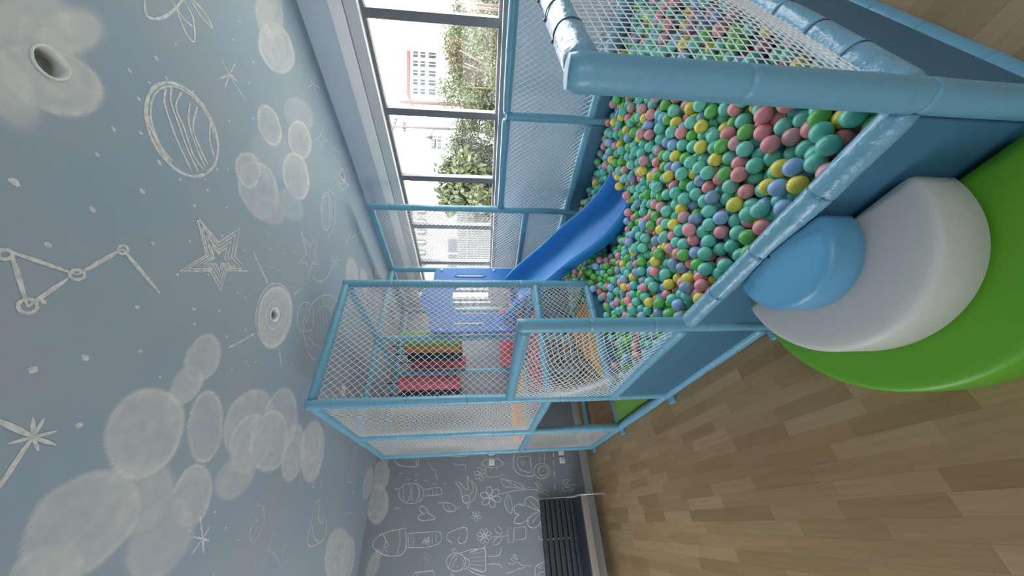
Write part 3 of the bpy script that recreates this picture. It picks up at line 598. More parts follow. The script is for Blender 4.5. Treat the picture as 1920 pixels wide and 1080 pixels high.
net((xF-.012, yC+q, zRail+q), (0, yB-yC-2*q, 0), (0, 0, zC-zRail-2*q), .066, .036, seed=6, sag=-.05, warp=.018, r=.0022)
net((xF+q, yP, zRail+q), (xW-xF-2*q, 0, 0), (0, 0, zP-zRail-2*q), .070, .052, seed=7, sag=.045, warp=.012, r=.0018, square=True)
net((xW, yP+q, zL+q), (0, yQ-yP-2*q, 0), (0, 0, zM-zL-2*q), .042, .064, seed=8, sag=.02, r=.0022)
net((xW, yQ+q, zL+q), (0, yB-yQ-2*q, 0), (0, 0, zM-zL-2*q), .045, .052, seed=9, sag=.03, warp=.02, r=.0022)
net((xW, yB+q, zD+.05), (0, yS-yB-2*q, 0), (0, 0, zT-zD-.08), .048, .048, seed=10, sag=.02, warp=.015, r=.0019)
net((xW, yB+q, zL+q), (0, yS-yB-2*q, 0), (0, 0, zD-zL-2*q), .045, .045, m=CORDB, seed=11, sag=.01, r=.0017)
net((xW, yS+q, zD+.05), (0, yE-yS-2*q, 0), (0, 0, zT-zD-.08), .050, .050, seed=12, sag=.02, r=.0018)
net((xF+q, yE, zD+q), (xA-xF-2*q, 0, 0), (0, 0, H1), .055, .055, seed=13, r=.0018)
net((xA+q, yE, zD+.05), (xW-xA-2*q, 0, 0), (0, 0, zT-zD-.08), .055, .055, seed=14, r=.0018)
net((xA, yB+q, zD+q), (0, yS-yB-2*q, 0), (0, 0, H1), .060, .052, seed=15, sag=.02, r=.0019)
net((xA, yB+q, .50), (0, yS-yB-2*q, 0), (0, 0, zD-.50-q), .055, .050, seed=16, sag=.01, r=.0018)

# decks and mats
MB().box((xF+.03, 2.80, zD-.05), (xA-.03, yS-.03, zD-.012)).build('deck_board', RED, frame, bevel=.006)['label'] = 'red vinyl deck board'
MB().box((xF+.03, yS+.03, zD-.05), (xA-.03, yE-.03, zD+.01)).build('deck_board', YEL, frame, bevel=.006)['label'] = 'amber vinyl deck board'
MB().box((xA+.03, yS-.10, zD-.02), (xW-.03, yE-.03, zD+.05)).build('deck_board', RED, frame, bevel=.006)['label'] = 'red vinyl deck board'
MB().box((xF+.06, yE-.10, zD+.012), (xA-.04, yE-.045, zD+.10)).build('bumper_pad', YEL, frame, bevel=.01)['label'] = 'amber bumper pad'
MB().box((xA+.04, yE-.10, zD+.05), (xW-.04, yE-.045, zD+.22)).build('bumper_pad', RED, frame, bevel=.01)['label'] = 'red bumper pad'
s = MB(); x0, x1 = xF+.05, xA-.05
s.add([(x0,yB+.06,.0),(x1,yB+.06,0),(x1,yS-.06,0),(x0,yS-.06,0),(x0,yB+.06,.46),(x1,yB+.06,.46),(x1,yS-.30,.12),(x0,yS-.75,.20)], [(0,3,2,1),(4,5,6,7),(0,1,5,4),(1,2,6,5),(2,3,7,6),(3,0,4,7)]) if False else None
s.add([(x0+.10,yB+.05,.30),(x1,yB+.05,.30),(x1,yS-.25,.18),(x0+.10,yB+.20,.18),(x0+.10,yB+.05,.44),(x1,yB+.05,.44),(x1,yS-.25,.50),(x0+.10,yB+.20,.42)], [(0,3,2,1),(4,5,6,7),(0,1,5,4),(1,2,6,5),(2,3,7,6),(3,0,4,7)])
s.build('crawl_ramp', YEL, frame, bevel=.01)['label'] = 'orange foam crawl ramp'
MB().box((xF+.04, yB+.04, .0), (xA-.04, yS-.04, .055)).build('floor_mat', mat('lime_mat', (0.22, 0.47, 0.08), .5, bump=.1), frame, bevel=.008)['label'] = 'lime green entrance mat'

# slide entrance panel
def arch_panel():
    y0, y1 = 3.37, 3.40; cx, hw = 2.285, .475; ox0, ox1, oz0, oz1 = 2.06, 2.52, 1.12, 1.84
    n = 64; out = []; inn = []
    # outer: rounded plate with a raised middle hump; inner: arched opening, sampled by angle from the opening's middle
    cz = 1.50
    for k in range(n):
        a = 2*math.pi*k/n; dx, dz = math.cos(a), math.sin(a)
        def march(f):
            lo, hi = 0, 2
            for _ in range(40):
                mid = (lo+hi)/2
                if f(cx+dx*mid, cz+dz*mid): lo = mid
                else: hi = mid
            return (cx+dx*lo, cz+dz*lo)
        def inside_out(x, z):
            u = abs(x-cx); top = 2.095+0.14*0.5*(1+math.cos(min(1, u/.33)*math.pi))
            r = .07
            if u > hw or z < 1.04 or z > top: return False
            if u > hw-r and z > top-r: return (u-(hw-r))**2+(z-(top-r))**2 < r*r
            return True
        def inside_in(x, z):
            u = abs(x-(ox0+ox1)/2); w = (ox1-ox0)/2; r = .17
            if u > w or z < oz0 or z > oz1: return False
            if u > w-r and z > oz1-r: return (u-(w-r))**2+(z-(oz1-r))**2 < r*r
            return True
        out.append(march(inside_out)); inn.append(march(inside_in))
    s = MB(); V = []
    for y in (y0, y1):
        V += [(x, y, z) for x, z in out]+[(x, y, z) for x, z in inn]
    F = []
    for k in range(n):
        j = (k+1) % n
        F += [(k, j, n+j, n+k), (2*n+j, 2*n+k, 3*n+k, 3*n+j), (j, k, 2*n+k, 2*n+j), (n+k, n+j, 3*n+j, 3*n+k)]
    s.add(V, F); o = s.build('entrance_panel', SLIDEP, frame); o['label'] = 'blue plastic arch panel at the slide top'
    for cxs in (1.93, 2.64):            # hand grips: rim and pale fill painting the brightness seen through the slot
        t = np.arange(33)*2*math.pi/32
        pts = [(cxs+.018*math.cos(k), y0-.002, 1.63+.20*math.copysign(abs(math.sin(k))**.35, math.sin(k))) for k in t]
        g = MB().tube(pts, .007, 6, False).build('grip_rim', SLIDEP, frame, True); g.parent = o
        v = [(p[0], y0-.003, p[2]) for p in pts[:-1]]
        g = MB().add(v, [tuple(range(32))]).build('grip_slot', mat('slot_backlight_tone', (.75, .74, .70), .6), frame); g.parent = o
    for bx, bz in ((2.73, 2.0), (2.73, 1.32), (1.84, 1.95), (1.84, 1.25)):
        g = MB().tube([(bx, y0-.012, bz), (bx, y0, bz)], .016, 12).build('bolt_cap', BOLT, frame, True); g.parent = o
arch_panel()

# slide
def slide():
    x0, x1 = 1.985, 2.465
    prof = [(3.36, 1.225), (3.20, 1.19), (3.0, 1.09), (2.8, .965), (2.6, .83), (2.4, .715), (2.25, .62), (2.12, .525), (2.0, .455), (1.88, .405), (1.78, .375), (1.70, .36), (1.62, .35)]
    P = smooth_path(prof, k=5); depth = []
    rings = []
    for i, (y, z) in enumerate(P):
        t = i/(len(P)-1); dep = .17 if t < .9 else .17-.10*(t-.9)/.1
        fl = z-dep
        sec = [(x0-.012, z-.03), (x0-.014, z-.004), (x0+.002, z+.006), (x0+.022, z-.004), (x0+.030, z-.03), (x0+.045, fl+.04), (x0+.075, fl+.010), (x0+.12, fl), (x1-.12, fl), (x1-.075, fl+.010), (x1-.045, fl+.04), (x1-.030, z-.03), (x1-.022, z-.004), (x1-.002, z+.006), (x1+.014, z-.004), (x1+.012, z-.03),
               (x1+.004, fl+.03), (x1-.06, fl-.03), (x0+.06, fl-.03), (x0-.004, fl+.03)]
        rings.append(np.array([(x, y, zz) for x, zz in sec]))
    o = MB().rings(rings).build('slide', SLIDE, frame, True); o['label'] = 'bright blue wavy plastic slide'
    return P
slide_P = slide()

# ------------------------------------------------------------------ hanging foam rollers
def roller(x, y, m, lab, r=.092, zb=1.745, zt=2.50):
    t = thing('hanging_roller', lab, 'punch bag', (x, y, zb), 'padded rollers hanging in the tower')
    a = np.arange(28)*2*math.pi/28; R = []
    for rr, z in ((.01, zb), (r*.8, zb+.003), (r*.96, zb+.02), (r, zb+.05), (r, zt-.05), (r*.96, zt-.02), (r*.8, zt-.003), (.01, zt)):
        R.append(np.stack([x+rr*np.cos(a), y+rr*np.sin(a), np.full(28, z)], 1))
    MB().rings(R).build('bag', m, t, True)
    MB().tube([(x, y, zt-.01), (x, y, zT-.02)], .008, 6).build('strap', NAVY, t, True)
roller(2.02, 3.90, GRN, 'green padded roller hanging in the tower, nearest of the coloured row'); roller(1.995, 4.092, ORG, 'amber padded roller hanging right behind the green one')
roller(1.97, 4.284, NAVY, 'navy padded roller hanging between the amber and the dark red one', zt=2.49); roller(1.93, 4.472, RED, 'red padded roller hanging at the far end of the coloured row', zb=1.70, zt=2.47)
roller(1.50, 4.12, RED, 'red padded roller hanging apart in the front bay of the tower', zt=2.53); roller(1.43, 4.36, NAVY, 'navy padded roller hanging behind the lone red one', zt=2.52)

# ------------------------------------------------------------------ semicircular foam steps
def half_disc(name, lab, cy, r, z0, z1, m, x0=.712, bulge=.015, rb=.02):
    ph = np.linspace(-math.pi/2, math.pi/2, 40)
    def outline(k, z): return [(x0, cy+(r-k), z)]+[(x0-(r-k)*math.cos(p), cy-(r-k)*math.sin(p)*-1, z) for p in ph[::-1]]
    def out2(k, z): return np.array([(x0-(r-k)*math.cos(p)*1.0, cy+(r-k)*math.sin(p), z) for p in ph])
    R = [out2(rb*.4, z0), out2(0, z0+.01), out2(0, z1-rb), out2(rb*.25, z1-rb*.4), out2(rb, z1-.002), out2(rb*2.2, z1+.001), out2(r*.5, z1+bulge*.6), out2(r*.96, z1+bulge)]
    k = len(ph); s = MB(); v = np.concatenate(R); f = []
    for i in range(len(R)-1):
        for j in range(k-1): f.append((i*k+j, i*k+j+1, (i+1)*k+j+1, (i+1)*k+j))
    back = [i*k for i in range(len(R))]+[i*k+k-1 for i in range(len(R))][::-1]; f.append(tuple(back)); f.append(tuple(range(k))[::-1])
    s.add(v, f); o = s.build(name, m, None, True); tag(o, lab, 'foam step', 'semicircular foam steps'); return o
half_disc('foam_step', 'large lime green half round foam step lying on the wooden floor', .787, .468, 0, .150, STEPG, rb=.016)
half_disc('foam_step', 'white half round foam step stacked on the green one', .787, .335, .166, .325, STEPW, rb=.022)
half_disc('foam_step', 'small blue half round foam step on top of the white one', .787, .190, .341, .470, STEPB, rb=.026)

# ------------------------------------------------------------------ bench by the drawn wall
def bench():
    x1, x0 = .225, -1.15; yb, yf = 4.90, 4.50
    t = thing('slatted_bench', 'charcoal slatted bench with pale metal ends against the drawn wall', 'bench', ((x0+x1)/2, 4.7, 0))
    for k in range(6):
        z = .362+k*.064
        MB().box((x0, yb, z), (x1-.012, yb+.018, z+.050)).build('back_slat', SLAT, t, bevel=.003)
    MB().box((x0, yb-.004, .312), (x1-.012, yb+.018, .352)).build('back_slat', SLAT, t, bevel=.003)
    MB().box((x0+.01, yb+.040, .31), (x1-.02, yb+.046, .735)).build('backing_sheet', mat('black_backing', (.012, .013, .015), .8), t)
    MB().box((x0, yf+.022, .283), (x1-.012, yb-.004, .312)).build('seat_board', SLAT, t, bevel=.003)
    MB().box((x0, yf, .225), (x1-.008, yf+.022, .30)).build('front_rail', BEIGE, t, bevel=.003)
    for xx in (x1, x0):
        MB().tube([(xx, yf, 0), (xx, yf, .30), (xx, yb-.05, .315), (xx, yb+.03, .40), (xx, yb+.055, .745)], .009, 8).build('end_frame', ROD, t, True)
        MB().tube([(xx, yb+.02, 0), (xx, yb+.02, .33)], .009, 8).build('leg', ROD, t, True)
    for xm in (-.19, -.62):
        MB().box((xm-.008, yb+.0185, .37), (xm+.008, yb+.0385, .73)).build('slat_bracket', ROD, t)
bench()

# wall sockets
for x, y, lab in ((922, 867, 'white square wall socket on the drawn wall, upper one, inside the chalk beetle'), (1054, 863, 'white square wall socket on the drawn wall, lower one near the baseboard')):
    c = on_plane(x, y, 'y', YBACK); t = thing('wall_socket', lab, 'socket', tuple(c), 'sockets on the drawn wall')
    MB().box((c[0]-.038, YBACK-.010, c[2]-.038), (c[0]+.038, YBACK-.0015, c[2]+.038)).build('plate', PLAST, t, bevel=.003)
    MB().box((c[0]-.024, YBACK-.013, c[2]-.024), (c[0]+.024, YBACK-.008, c[2]+.024)).build('insert', mat('socket_insert', (.6, .6, .58), .4), t, bevel=.001)
for x, y, lab in ((922, 848, 'white wall socket beside the upper one, half hidden by the frame post'), (1052, 848, 'white wall socket beside the lower one, half hidden by the frame post')):
    c = on_plane(x, y, 'y', YBACK); t = thing('wall_socket', lab, 'socket', tuple(c), 'sockets on the drawn wall')
    MB().box((c[0]-.038, YBACK-.010, c[2]-.038), (c[0]+.038, YBACK-.0015, c[2]+.038)).build('plate', PLAST, t, bevel=.003)

# ------------------------------------------------------------------ balls
BR = 0.0338
cols = {'mint': (0.19, 0.62, 0.49), 'teal': (0.15, 0.53, 0.43), 'green': (0.16, 0.52, 0.12), 'yellow': (0.84, 0.68, 0.11), 'pink': (0.86, 0.32, 0.34), 'rose': (0.66, 0.35, 0.38), 'periwinkle': (0.32, 0.49, 0.78), 'slate': (0.25, 0.38, 0.52)}
cw = {'mint': .30, 'teal': .14, 'green': .15, 'yellow': .10, 'pink': .11, 'rose': .08, 'periwinkle': .06, 'slate': .06}
names = list(cols); BM = {k: mat('ball_'+k.replace(' ', '_'), (*v, 1), 0.30, spec=.5) for k, v in cols.items()}
def surf(x, y):
    return .405+.03*np.sin(2.3*x+1.1*y+1)*np.cos(1.7*y-.6*x)+.045*np.clip((x-2.2)/.6, 0, 1)*np.clip((2.2-y)/1.2, 0, 1)+.05*np.clip((y-1.8)/.5, 0, 1)*(x < 1.9)+.02*np.exp(-((x-1.1)**2+(y-1.3)**2)/.15)
def allowed(x, y):
    m = (x > xF+.02+BR) & (x < xW-.02-BR) & (y > yP+.02+BR) & (y < yS-.06-BR)
    m &= ~((x < xA+.02+BR) & (y > yB-.02-BR))
    m &= ~((x > 1.965-BR) & (x < 2.485+BR) & (y > 1.62) & (y < 2.36))
    return m
def fill_balls():
    dep = .155; x0, x1, y0, y1 = xF, xW, yP, yS
    tg = rng.uniform((x0, y0), (x1, y1), (60000, 2)); tg = tg[allowed(tg[:, 0], tg[:, 1])]
    area = len(tg)/60000*(x1-x0)*(y1-y0); N = int(area*dep*.60/(4/3*math.pi*BR**3)); tg = tg[:N]
    z = surf(tg[:, 0], tg[:, 1])-rng.uniform(BR, dep, len(tg)); P = np.column_stack([tg, z])
    for it in range(10):
        kd = kdtree.KDTree(len(P))
        for i, p in enumerate(P): kd.insert(p, i)
        kd.balance(); A, B = [], []
        for i, p in enumerate(P):
            for _, j, d in kd.find_range(p, 2.5*BR):
                if j > i: A.append(i); B.append(j)
        A, B = np.array(A), np.array(B)
        for _ in range(14):
            D = P[B]-P[A]; d = np.linalg.norm(D, axis=1)+1e-9; ov = np.clip(2*BR*1.004-d, 0, None); mv = D/d[:, None]*(ov*.42)[:, None]
            np.add.at(P, A, -mv); np.add.at(P, B, mv)
            top = surf(P[:, 0], P[:, 1])
            P[:, 2] = np.clip(P[:, 2]-.0006, top-dep, None)
            P[:, 0] = np.clip(P[:, 0], xF+.025+BR, xW-.025-BR); P[:, 1] = np.clip(P[:, 1], yP+.025+BR, yS-.065-BR)
            m = (P[:, 0] < xA+.02+BR) & (P[:, 1] > yB-.025-BR); P[m, 1] = yB-.025-BR
            in_s = (P[:, 1] > 1.62) & (P[:, 1] < 2.36); s1 = in_s & (P[:, 0] > 1.965-BR) & (P[:, 0] < 2.225); P[s1, 0] = 1.965-BR
            s2 = in_s & (P[:, 0] < 2.485+BR) & (P[:, 0] >= 2.225); P[s2, 0] = 2.485+BR
    return P
BP = fill_balls()
bc = rng.choice(len(names), len(BP), p=[cw[k] for k in names])
# colours of the larger balls as they lie in the pit (m mint, g green, y yellow, p pink, d dusty pink, b blue)
SEEN = '''m1253,257 g1241,203 b1221,230 m1309,206 y1311,228 g1332,217 p1316,245 p1340,237 p1359,243 g1388,247 p1395,217 m1334,246 d1404,259 m1405,283 d1381,279 g1367,268 g1331,264 y1308,277 y1271,281 m1248,296 m1297,299 g1280,297 b1323,297 y1350,295 m1379,297 p1393,313 g1366,325 m1317,320 b1337,324 y1297,319 m1274,329 p1348,336 p1331,345 b1312,343 m1297,338 m1373,353 p1407,358 g1411,331 m1394,382 y1373,372 b1348,374 m1321,371 m1298,375 m1274,372 m1254,367 p1235,383 m1248,396 y1271,392 g1305,388 m1319,388 b1351,399 m1389,397 m1328,405 p1362,412 d1288,411 d1393,419 d1408,409 m1316,431 p1290,428 p1266,440 m1279,443 y1231,431 m1254,426 b1234,455 p1300,445 m1331,446 g1348,425 d1377,436 g1364,457 g1389,462 p1355,480 m1324,467 b1298,463 y1244,466 m1266,459 p1269,475 g1285,489 m1311,482 g1336,488 y1225,482 p1238,491 g1408,442 y1221,320 p1238,316 g1230,336 y1253,340 m1204,462 d1248,418 m1207,436 p1274,240 g1249,234 p1217,249 m1221,273 y1199,265 p1216,262 m1289,264 b1256,311 b1207,331 g1186,363 p1209,376 m1202,393 p1180,394 m1185,299 g1189,250 y1162,217 d1179,205 d1210,195 d1151,198 m1201,212 g1142,452 y1171,450 m1165,437 g1207,483 y1201,314 g1180,280 d1154,277 m1238,245 m1256,215 m1274,200 y1285,191 p1396,217 p1424,205 p1442,205 p1464,213 p1489,225 g1523,211 m1555,220 m1597,229 g1627,219 y1419,229 p1431,235 g1454,243 p1406,259 p1428,265 g1475,261 d1514,243 m1558,256 d1599,252 m1406,284 m1430,299 y1449,277 m1506,275 m1530,289 m1469,290 b1482,305 m1553,302 p1395,314 g1419,331 b1471,338 y1513,320 y1503,348 y1440,344 p1408,358 b1466,372 m1429,381 m1394,382 p1411,409 m1436,405 p1392,420 g1390,244 g1413,435'''
sx, sy, sz = project(BP); rank = np.argsort(-BP[:, 2])
taken = set()
for q_ in SEEN.split():
    X_, Y_ = map(float, q_[1:].split(',')); rad = BR*F_PX/np.maximum(sz, .3)
    dd = np.hypot(sx-X_, sy-Y_); cand = [i for i in np.where(dd < rad*1.15)[0] if i not in taken and surf(BP[i, 0], BP[i, 1])-BP[i, 2] < .075]
    if not cand: continue
    i = min(cand, key=lambda c: dd[c]/rad[c]+(surf(BP[c, 0], BP[c, 1])-BP[c, 2])/.04); taken.add(i)
    bc[i] = names.index({'m': 'mint', 'g': 'green', 'y': 'yellow', 'p': 'pink', 'd': 'rose', 'b': 'periwinkle' if i % 3 else 'slate'}[q_[0]])
# which balls show, and how large: a coarse depth-sorted raster
def visible_area(P):
    S = .25; Wp, Hp = int(1920*S), int(1080*S); x, y, z = project(P); cnt = np.zeros(len(P), int); idb = -np.ones((Hp, Wp), int); db = np.full((Hp, Wp), 9e9)
    for i in range(len(P)):
        if z[i] < .2: continue
        # hidden behind the front or near panels
        d = P[i]-EYE; hid = False
        t = (xF-EYE[0])/d[0]; h = EYE+d*t
        if 0 < t < 1 and (h[2] < zRail+.03) and h[1] > yP: hid = True
        t = (yP-EYE[1])/d[1]; h = EYE+d*t
        if 0 < t < 1 and h[2] < zRail+.03 and h[0] > xF: hid = True
        if hid: continue
        r = BR*F_PX/z[i]*S; cx, cy = x[i]*S, y[i]*S
        for yy in range(max(0, int(cy-r)), min(Hp, int(cy+r)+2)):
            for xx in range(max(0, int(cx-r)), min(Wp, int(cx+r)+2)):
                if (xx-cx)**2+(yy-cy)**2 <= r*r and z[i] < db[yy, xx]: db[yy, xx] = z[i]; idb[yy, xx] = i
    u, c = np.unique(idb[idb >= 0], return_counts=True); cnt[u] = c; return cnt
vis = visible_area(BP)
order = np.argsort(-vis)[:300]; chosen = set(order.tolist())
import bmesh
def ico(sub_):
    bm = bmesh.new(); bmesh.ops.create_icosphere(bm, subdivisions=sub_, radius=BR); v = np.array([p.co[:] for p in bm.verts]); f = [tuple(q.index for q in p.verts) for p in bm.faces]; bm.free(); return v, f
v4, f4 = ico(4); ballmesh = {}
for k in names:
    me = bpy.data.meshes.new('pit_ball'); me.from_pydata(v4.tolist(), [], f4); me.polygons.foreach_set('use_smooth', [True]*len(f4)); me.materials.append(BM[k]); ballmesh[k] = me
def zone(p):
    x, y = p[0], p[1]
    if y < .62: return 'behind the near net' if x < 1.7 else 'deep behind the near net'
    if x < .95 and y < yC: return 'against the front rail'
    if x < 1.15 and y < yC: return 'just inside the front rail'
    if x < 1.25 and y >= yC: return 'by the netted front bay'
    if x > 2.4: return 'below the window side rail'
    if x > 1.95: return 'beside the slide foot' if y > 1.4 else 'on the window side'
    if y > 1.75: return 'before the tower wall'
    if x > 1.5: return 'in the deep middle'
    return 'in the near middle' if y < 1.2 else 'in the left middle'
ORD = 'first second third fourth fifth sixth seventh eighth ninth tenth eleventh twelfth'.split()
seen_ids = [i for i in range(len(BP)) if vis[i] > 6]; texts = {}
for i in order:
    near = sorted((j for j in seen_ids if j != i), key=lambda j: (BP[j]-BP[i])@(BP[j]-BP[i]))[:2]
    texts[i] = '%s plastic ball %s, touching %s and %s' % (names[bc[i]], zone(BP[i]), names[bc[near[0]]], names[bc[near[1]]])
from collections import defaultdict
same = defaultdict(list)
for i in order: same[texts[i]].append(i)
for tx, ids in same.items():
    if len(ids) > 1:
        for n_, i in enumerate(sorted(ids, key=lambda i: np.linalg.norm(BP[i]-EYE))): texts[i] = tx.replace(', touching', ', %s nearest touching' % ORD[min(n_, 11)])
proto = {}
for i in order:
    k = names[bc[i]]
    if k not in proto: o = bpy.data.objects.new('pit_ball', ballmesh[k]); proto[k] = o
    else: o = proto[k].copy()
    o.location = BP[i]; COL.objects.link(o)
    tag(o, texts[i], 'ball', 'plastic balls in the ball pit')
v2, f2 = ico(3); f2 = np.array(f2); restidx = [i for i in range(len(BP)) if i not in chosen]
vis_rest = [i for i in restidx if True]
nv = len(v2); V = (BP[vis_rest][:, None, :]+v2[None]).reshape(-1, 3); Fm = (f2[None]+np.arange(len(vis_rest))[:, None, None]*nv).reshape(-1, 3)
me = bpy.data.meshes.new('pit_balls'); me.vertices.add(len(V)); me.vertices.foreach_set('co', V.reshape(-1)); me.loops.add(len(Fm)*3); me.loops.foreach_set('vertex_index', Fm.reshape(-1).astype(np.int32))
me.polygons.add(len(Fm)); me.polygons.foreach_set('loop_start', np.arange(0, len(Fm)*3, 3, dtype=np.int32)); me.update(calc_edges=True)
for k in names: me.materials.append(BM[k])
me.polygons.foreach_set('material_index', np.repeat(bc[vis_rest], len(f2)).astype(np.int32)); me.polygons.foreach_set('use_smooth', np.ones(len(Fm), bool))
o = bpy.data.objects.new('pit_balls', me); COL.objects.link(o); tag(o, 'rest of the pastel plastic balls filling the ball pit', 'ball', None, 'stuff')
# foam bed under the balls
tag(MB().box((xF+.03, yP+.03, 0), (xW-.03, yB-.03, .17)).build('pit_bed', PANEL, frame), None)
tag(MB().box((xA+.03, yB-.03, 0), (xW-.03, yS-.03, .17)).build('pit_bed', PANEL, frame), None)

# loose strap end on the near post
o = MB().box((xF+.030, yP+.045, .640), (xF+.036, yP+.050, .705)).build('strap_end', TIEL, frame); o['label'] = 'pale blue tie end'

# ------------------------------------------------------------------ outside
GZ = -1.0
def omat(name, c, rough=.9, var=.15, vs=3): return mat(name, c, rough, var=var, vscale=vs)
struct(MB().box((XWALL+.2, -60, GZ-.3), (140, 120, GZ)).build('ground', omat('dry_ground', (.42, .38, .32), vs=.5)))
def leaf_tree(name, lab, cx, cy, w, h0, h1, n, m, trunk=.08, seed=0, size=.10, droop=0, sx=None):
    rs = np.random.default_rng(seed); t = thing(name, lab, 'tree', (cx, cy, GZ), 'trees outside the window')
    s = MB(); br = []
    for k in range(7):
        a = rs.uniform(0, 6.28); e = (cx+math.cos(a)*w*.35*rs.uniform(.3, 1), cy+math.sin(a)*w*.35*rs.uniform(.3, 1), h0+(h1-h0)*rs.uniform(.45, .95)); br.append(e)
        s.tube([(cx+rs.uniform(-.1, .1), cy+rs.uniform(-.1, .1), GZ), (cx, cy, GZ+(h0-GZ)*.6+.2), e], [trunk, trunk*.7, trunk*.2], 6)
    s.build('trunk', omat('tree_bark', (.10, .075, .055)), t, True)
    cl = []
    for k in range(26):
        a = rs.uniform(0, 6.28); rr = w/2*math.sqrt(rs.uniform(.02, 1)); zz = rs.uniform(0, 1)
        f = math.sin(math.pi*(.12+.80*zz))**.5; cl.append((cx+math.cos(a)*rr*f, cy+math.sin(a)*rr*f, h0+(h1-h0)*zz, rs.uniform(.12, .26)*w))
    cl = np.array(cl); c = cl[rs.integers(0, len(cl), n)]; d = rs.normal(size=(n, 3)); d /= np.linalg.norm(d, axis=1)[:, None]
    P = c[:, :3]+d*(c[:, 3]*rs.uniform(.3, 1.1, n))[:, None]*np.array([1, 1, .8])
    u = rs.normal(size=(n, 3)); u[:, 2] -= droop; u /= np.linalg.norm(u, axis=1)[:, None]; w_ = np.cross(u, rs.normal(size=(n, 3))); w_ /= np.linalg.norm(w_, axis=1)[:, None]
    L_ = (size*rs.uniform(.6, 1.3, n))[:, None]
    v = np.stack([P, P+u*L_*.5+w_*L_*.24, P+u*L_, P+u*L_*.5-w_*L_*.24], 1).reshape(-1, 3); F = np.arange(n*4).reshape(-1, 4)
    s = MB(); s.v = [v]; s.f = [tuple(q) for q in F.tolist()]; s.mi = [0]*n; s.n = len(v); s.build('foliage', m, t)
def lmat(name, c):
    m = mat(name, c, .7, var=.35, vscale=5); m.node_tree.nodes['Principled BSDF'].inputs['Specular IOR Level'].default_value = .2; return m
LG1, LG2, LG3, LG4 = lmat('leaf_fresh', (.062, .078, .034)), lmat('leaf_dry', (.095, .078, .048)), lmat('leaf_grey', (.050, .058, .040)), lmat('leaf_pale', (.085, .100, .050))
def spot(y, d):
    p = at_depth(900.5, y, d); return p[0], p[1]
for k, (y, d, w, top, n, m, lab) in enumerate((
    (30, 15, 2.6, 855, 3500, LG3, 'dark green leafy tree outside, beyond the window pane nearest the camera'), (85, 12.5, 3.0, 846, 5500, LG1, 'fresh green bushy tree outside, rising beside the pink tower'),
    (120, 11, 2.6, 852, 5500, LG2, 'dry brown leaved tree outside, in the middle of the widest pane'), (165, 10.5, 2.8, 842, 5500, LG4, 'pale green bushy tree outside, next to the blunt wooden pole'),
    (205, 13, 2.6, 862, 3500, LG3, 'grey green shrubby tree outside, just behind a window mullion'), (255, 12, 3.0, 852, 3800, LG4, 'thin leaved tree outside, behind the street lamp pole'),
    (310, 11.5, 3.0, 856, 3800, LG3, 'sparse dark stemmed tree outside, before the red earth bank'), (372, 10, 2.0, 832, 4500, LG4, 'feathery pale green palm like tree outside, before the white building'))):
    cx, cy = spot(y, d); top_z = 1.5+(901-top)/F_PX*d; leaf_tree('tree', lab, cx, cy, w, .1, top_z, n*2, m, seed=50+k, size=.095 if k != 7 else .22, droop=0 if k != 7 else 1.0)
def pole(name, lab, x0, x1, y, d, r, m, cat='pole', arms=()):
    a = at_depth(x0, y, d); t = thing(name, lab, cat, (a[0], a[1], GZ)); MB().tube([(a[0], a[1], GZ), (a[0], a[1], a[2])], [r*1.15, r], 10).build('shaft', m, t, True)
    e = np.array([_cy, -_sy, 0])
    for xx, w, hh in arms:
        z = 1.5+(901-xx)/F_PX*d; c = np.array([a[0], a[1], z]); MB().tube([c-e*w+np.array([0, 0, hh]), c+e*w], r*.55, 6).build('crossarm', m, t, True)
        for q_ in (-.85, -.4, .4, .85):
            p = c+e*w*q_+np.array([0, 0, hh*.5*(1-q_)]); MB().tube([p, p+np.array([0, 0, r*2.2])], r*.5, 6).build('insulator', m, t, True)
    return t, a, e
POLEM = omat('pole_grey', (.08, .07, .065)); 
pole('wooden_pole', 'blunt thick wooden pole outside, rising above the trees', 750, 900, 190, 15, .085, omat('pole_brown', (.09, .055, .05)))
t, a, e = pole('utility_pole', 'grey utility pole outside with crossarm and street lamp', 726, 900, 236, 17, .07, POLEM, arms=((745, .42, .28), (760, .25, 0)))
zl = 1.5+(901-815)/F_PX*17; c = np.array([a[0], a[1], zl])
MB().tube([c, c-e*.25+np.array([0, 0, .15]), c-e*.55+np.array([0, 0, .22])], .03, 6).build('lamp_arm', POLEM, t, True)
MB().tube([c-e*.5+np.array([0, 0, .15]), c-e*.5+np.array([0, 0, .5])], [.10, .05], 8).build('lamp_head', POLEM, t, True); MB().tube([c-e*.6, c-e*1.0], [.09, .05], 8).build('lamp_head', POLEM, t, True)

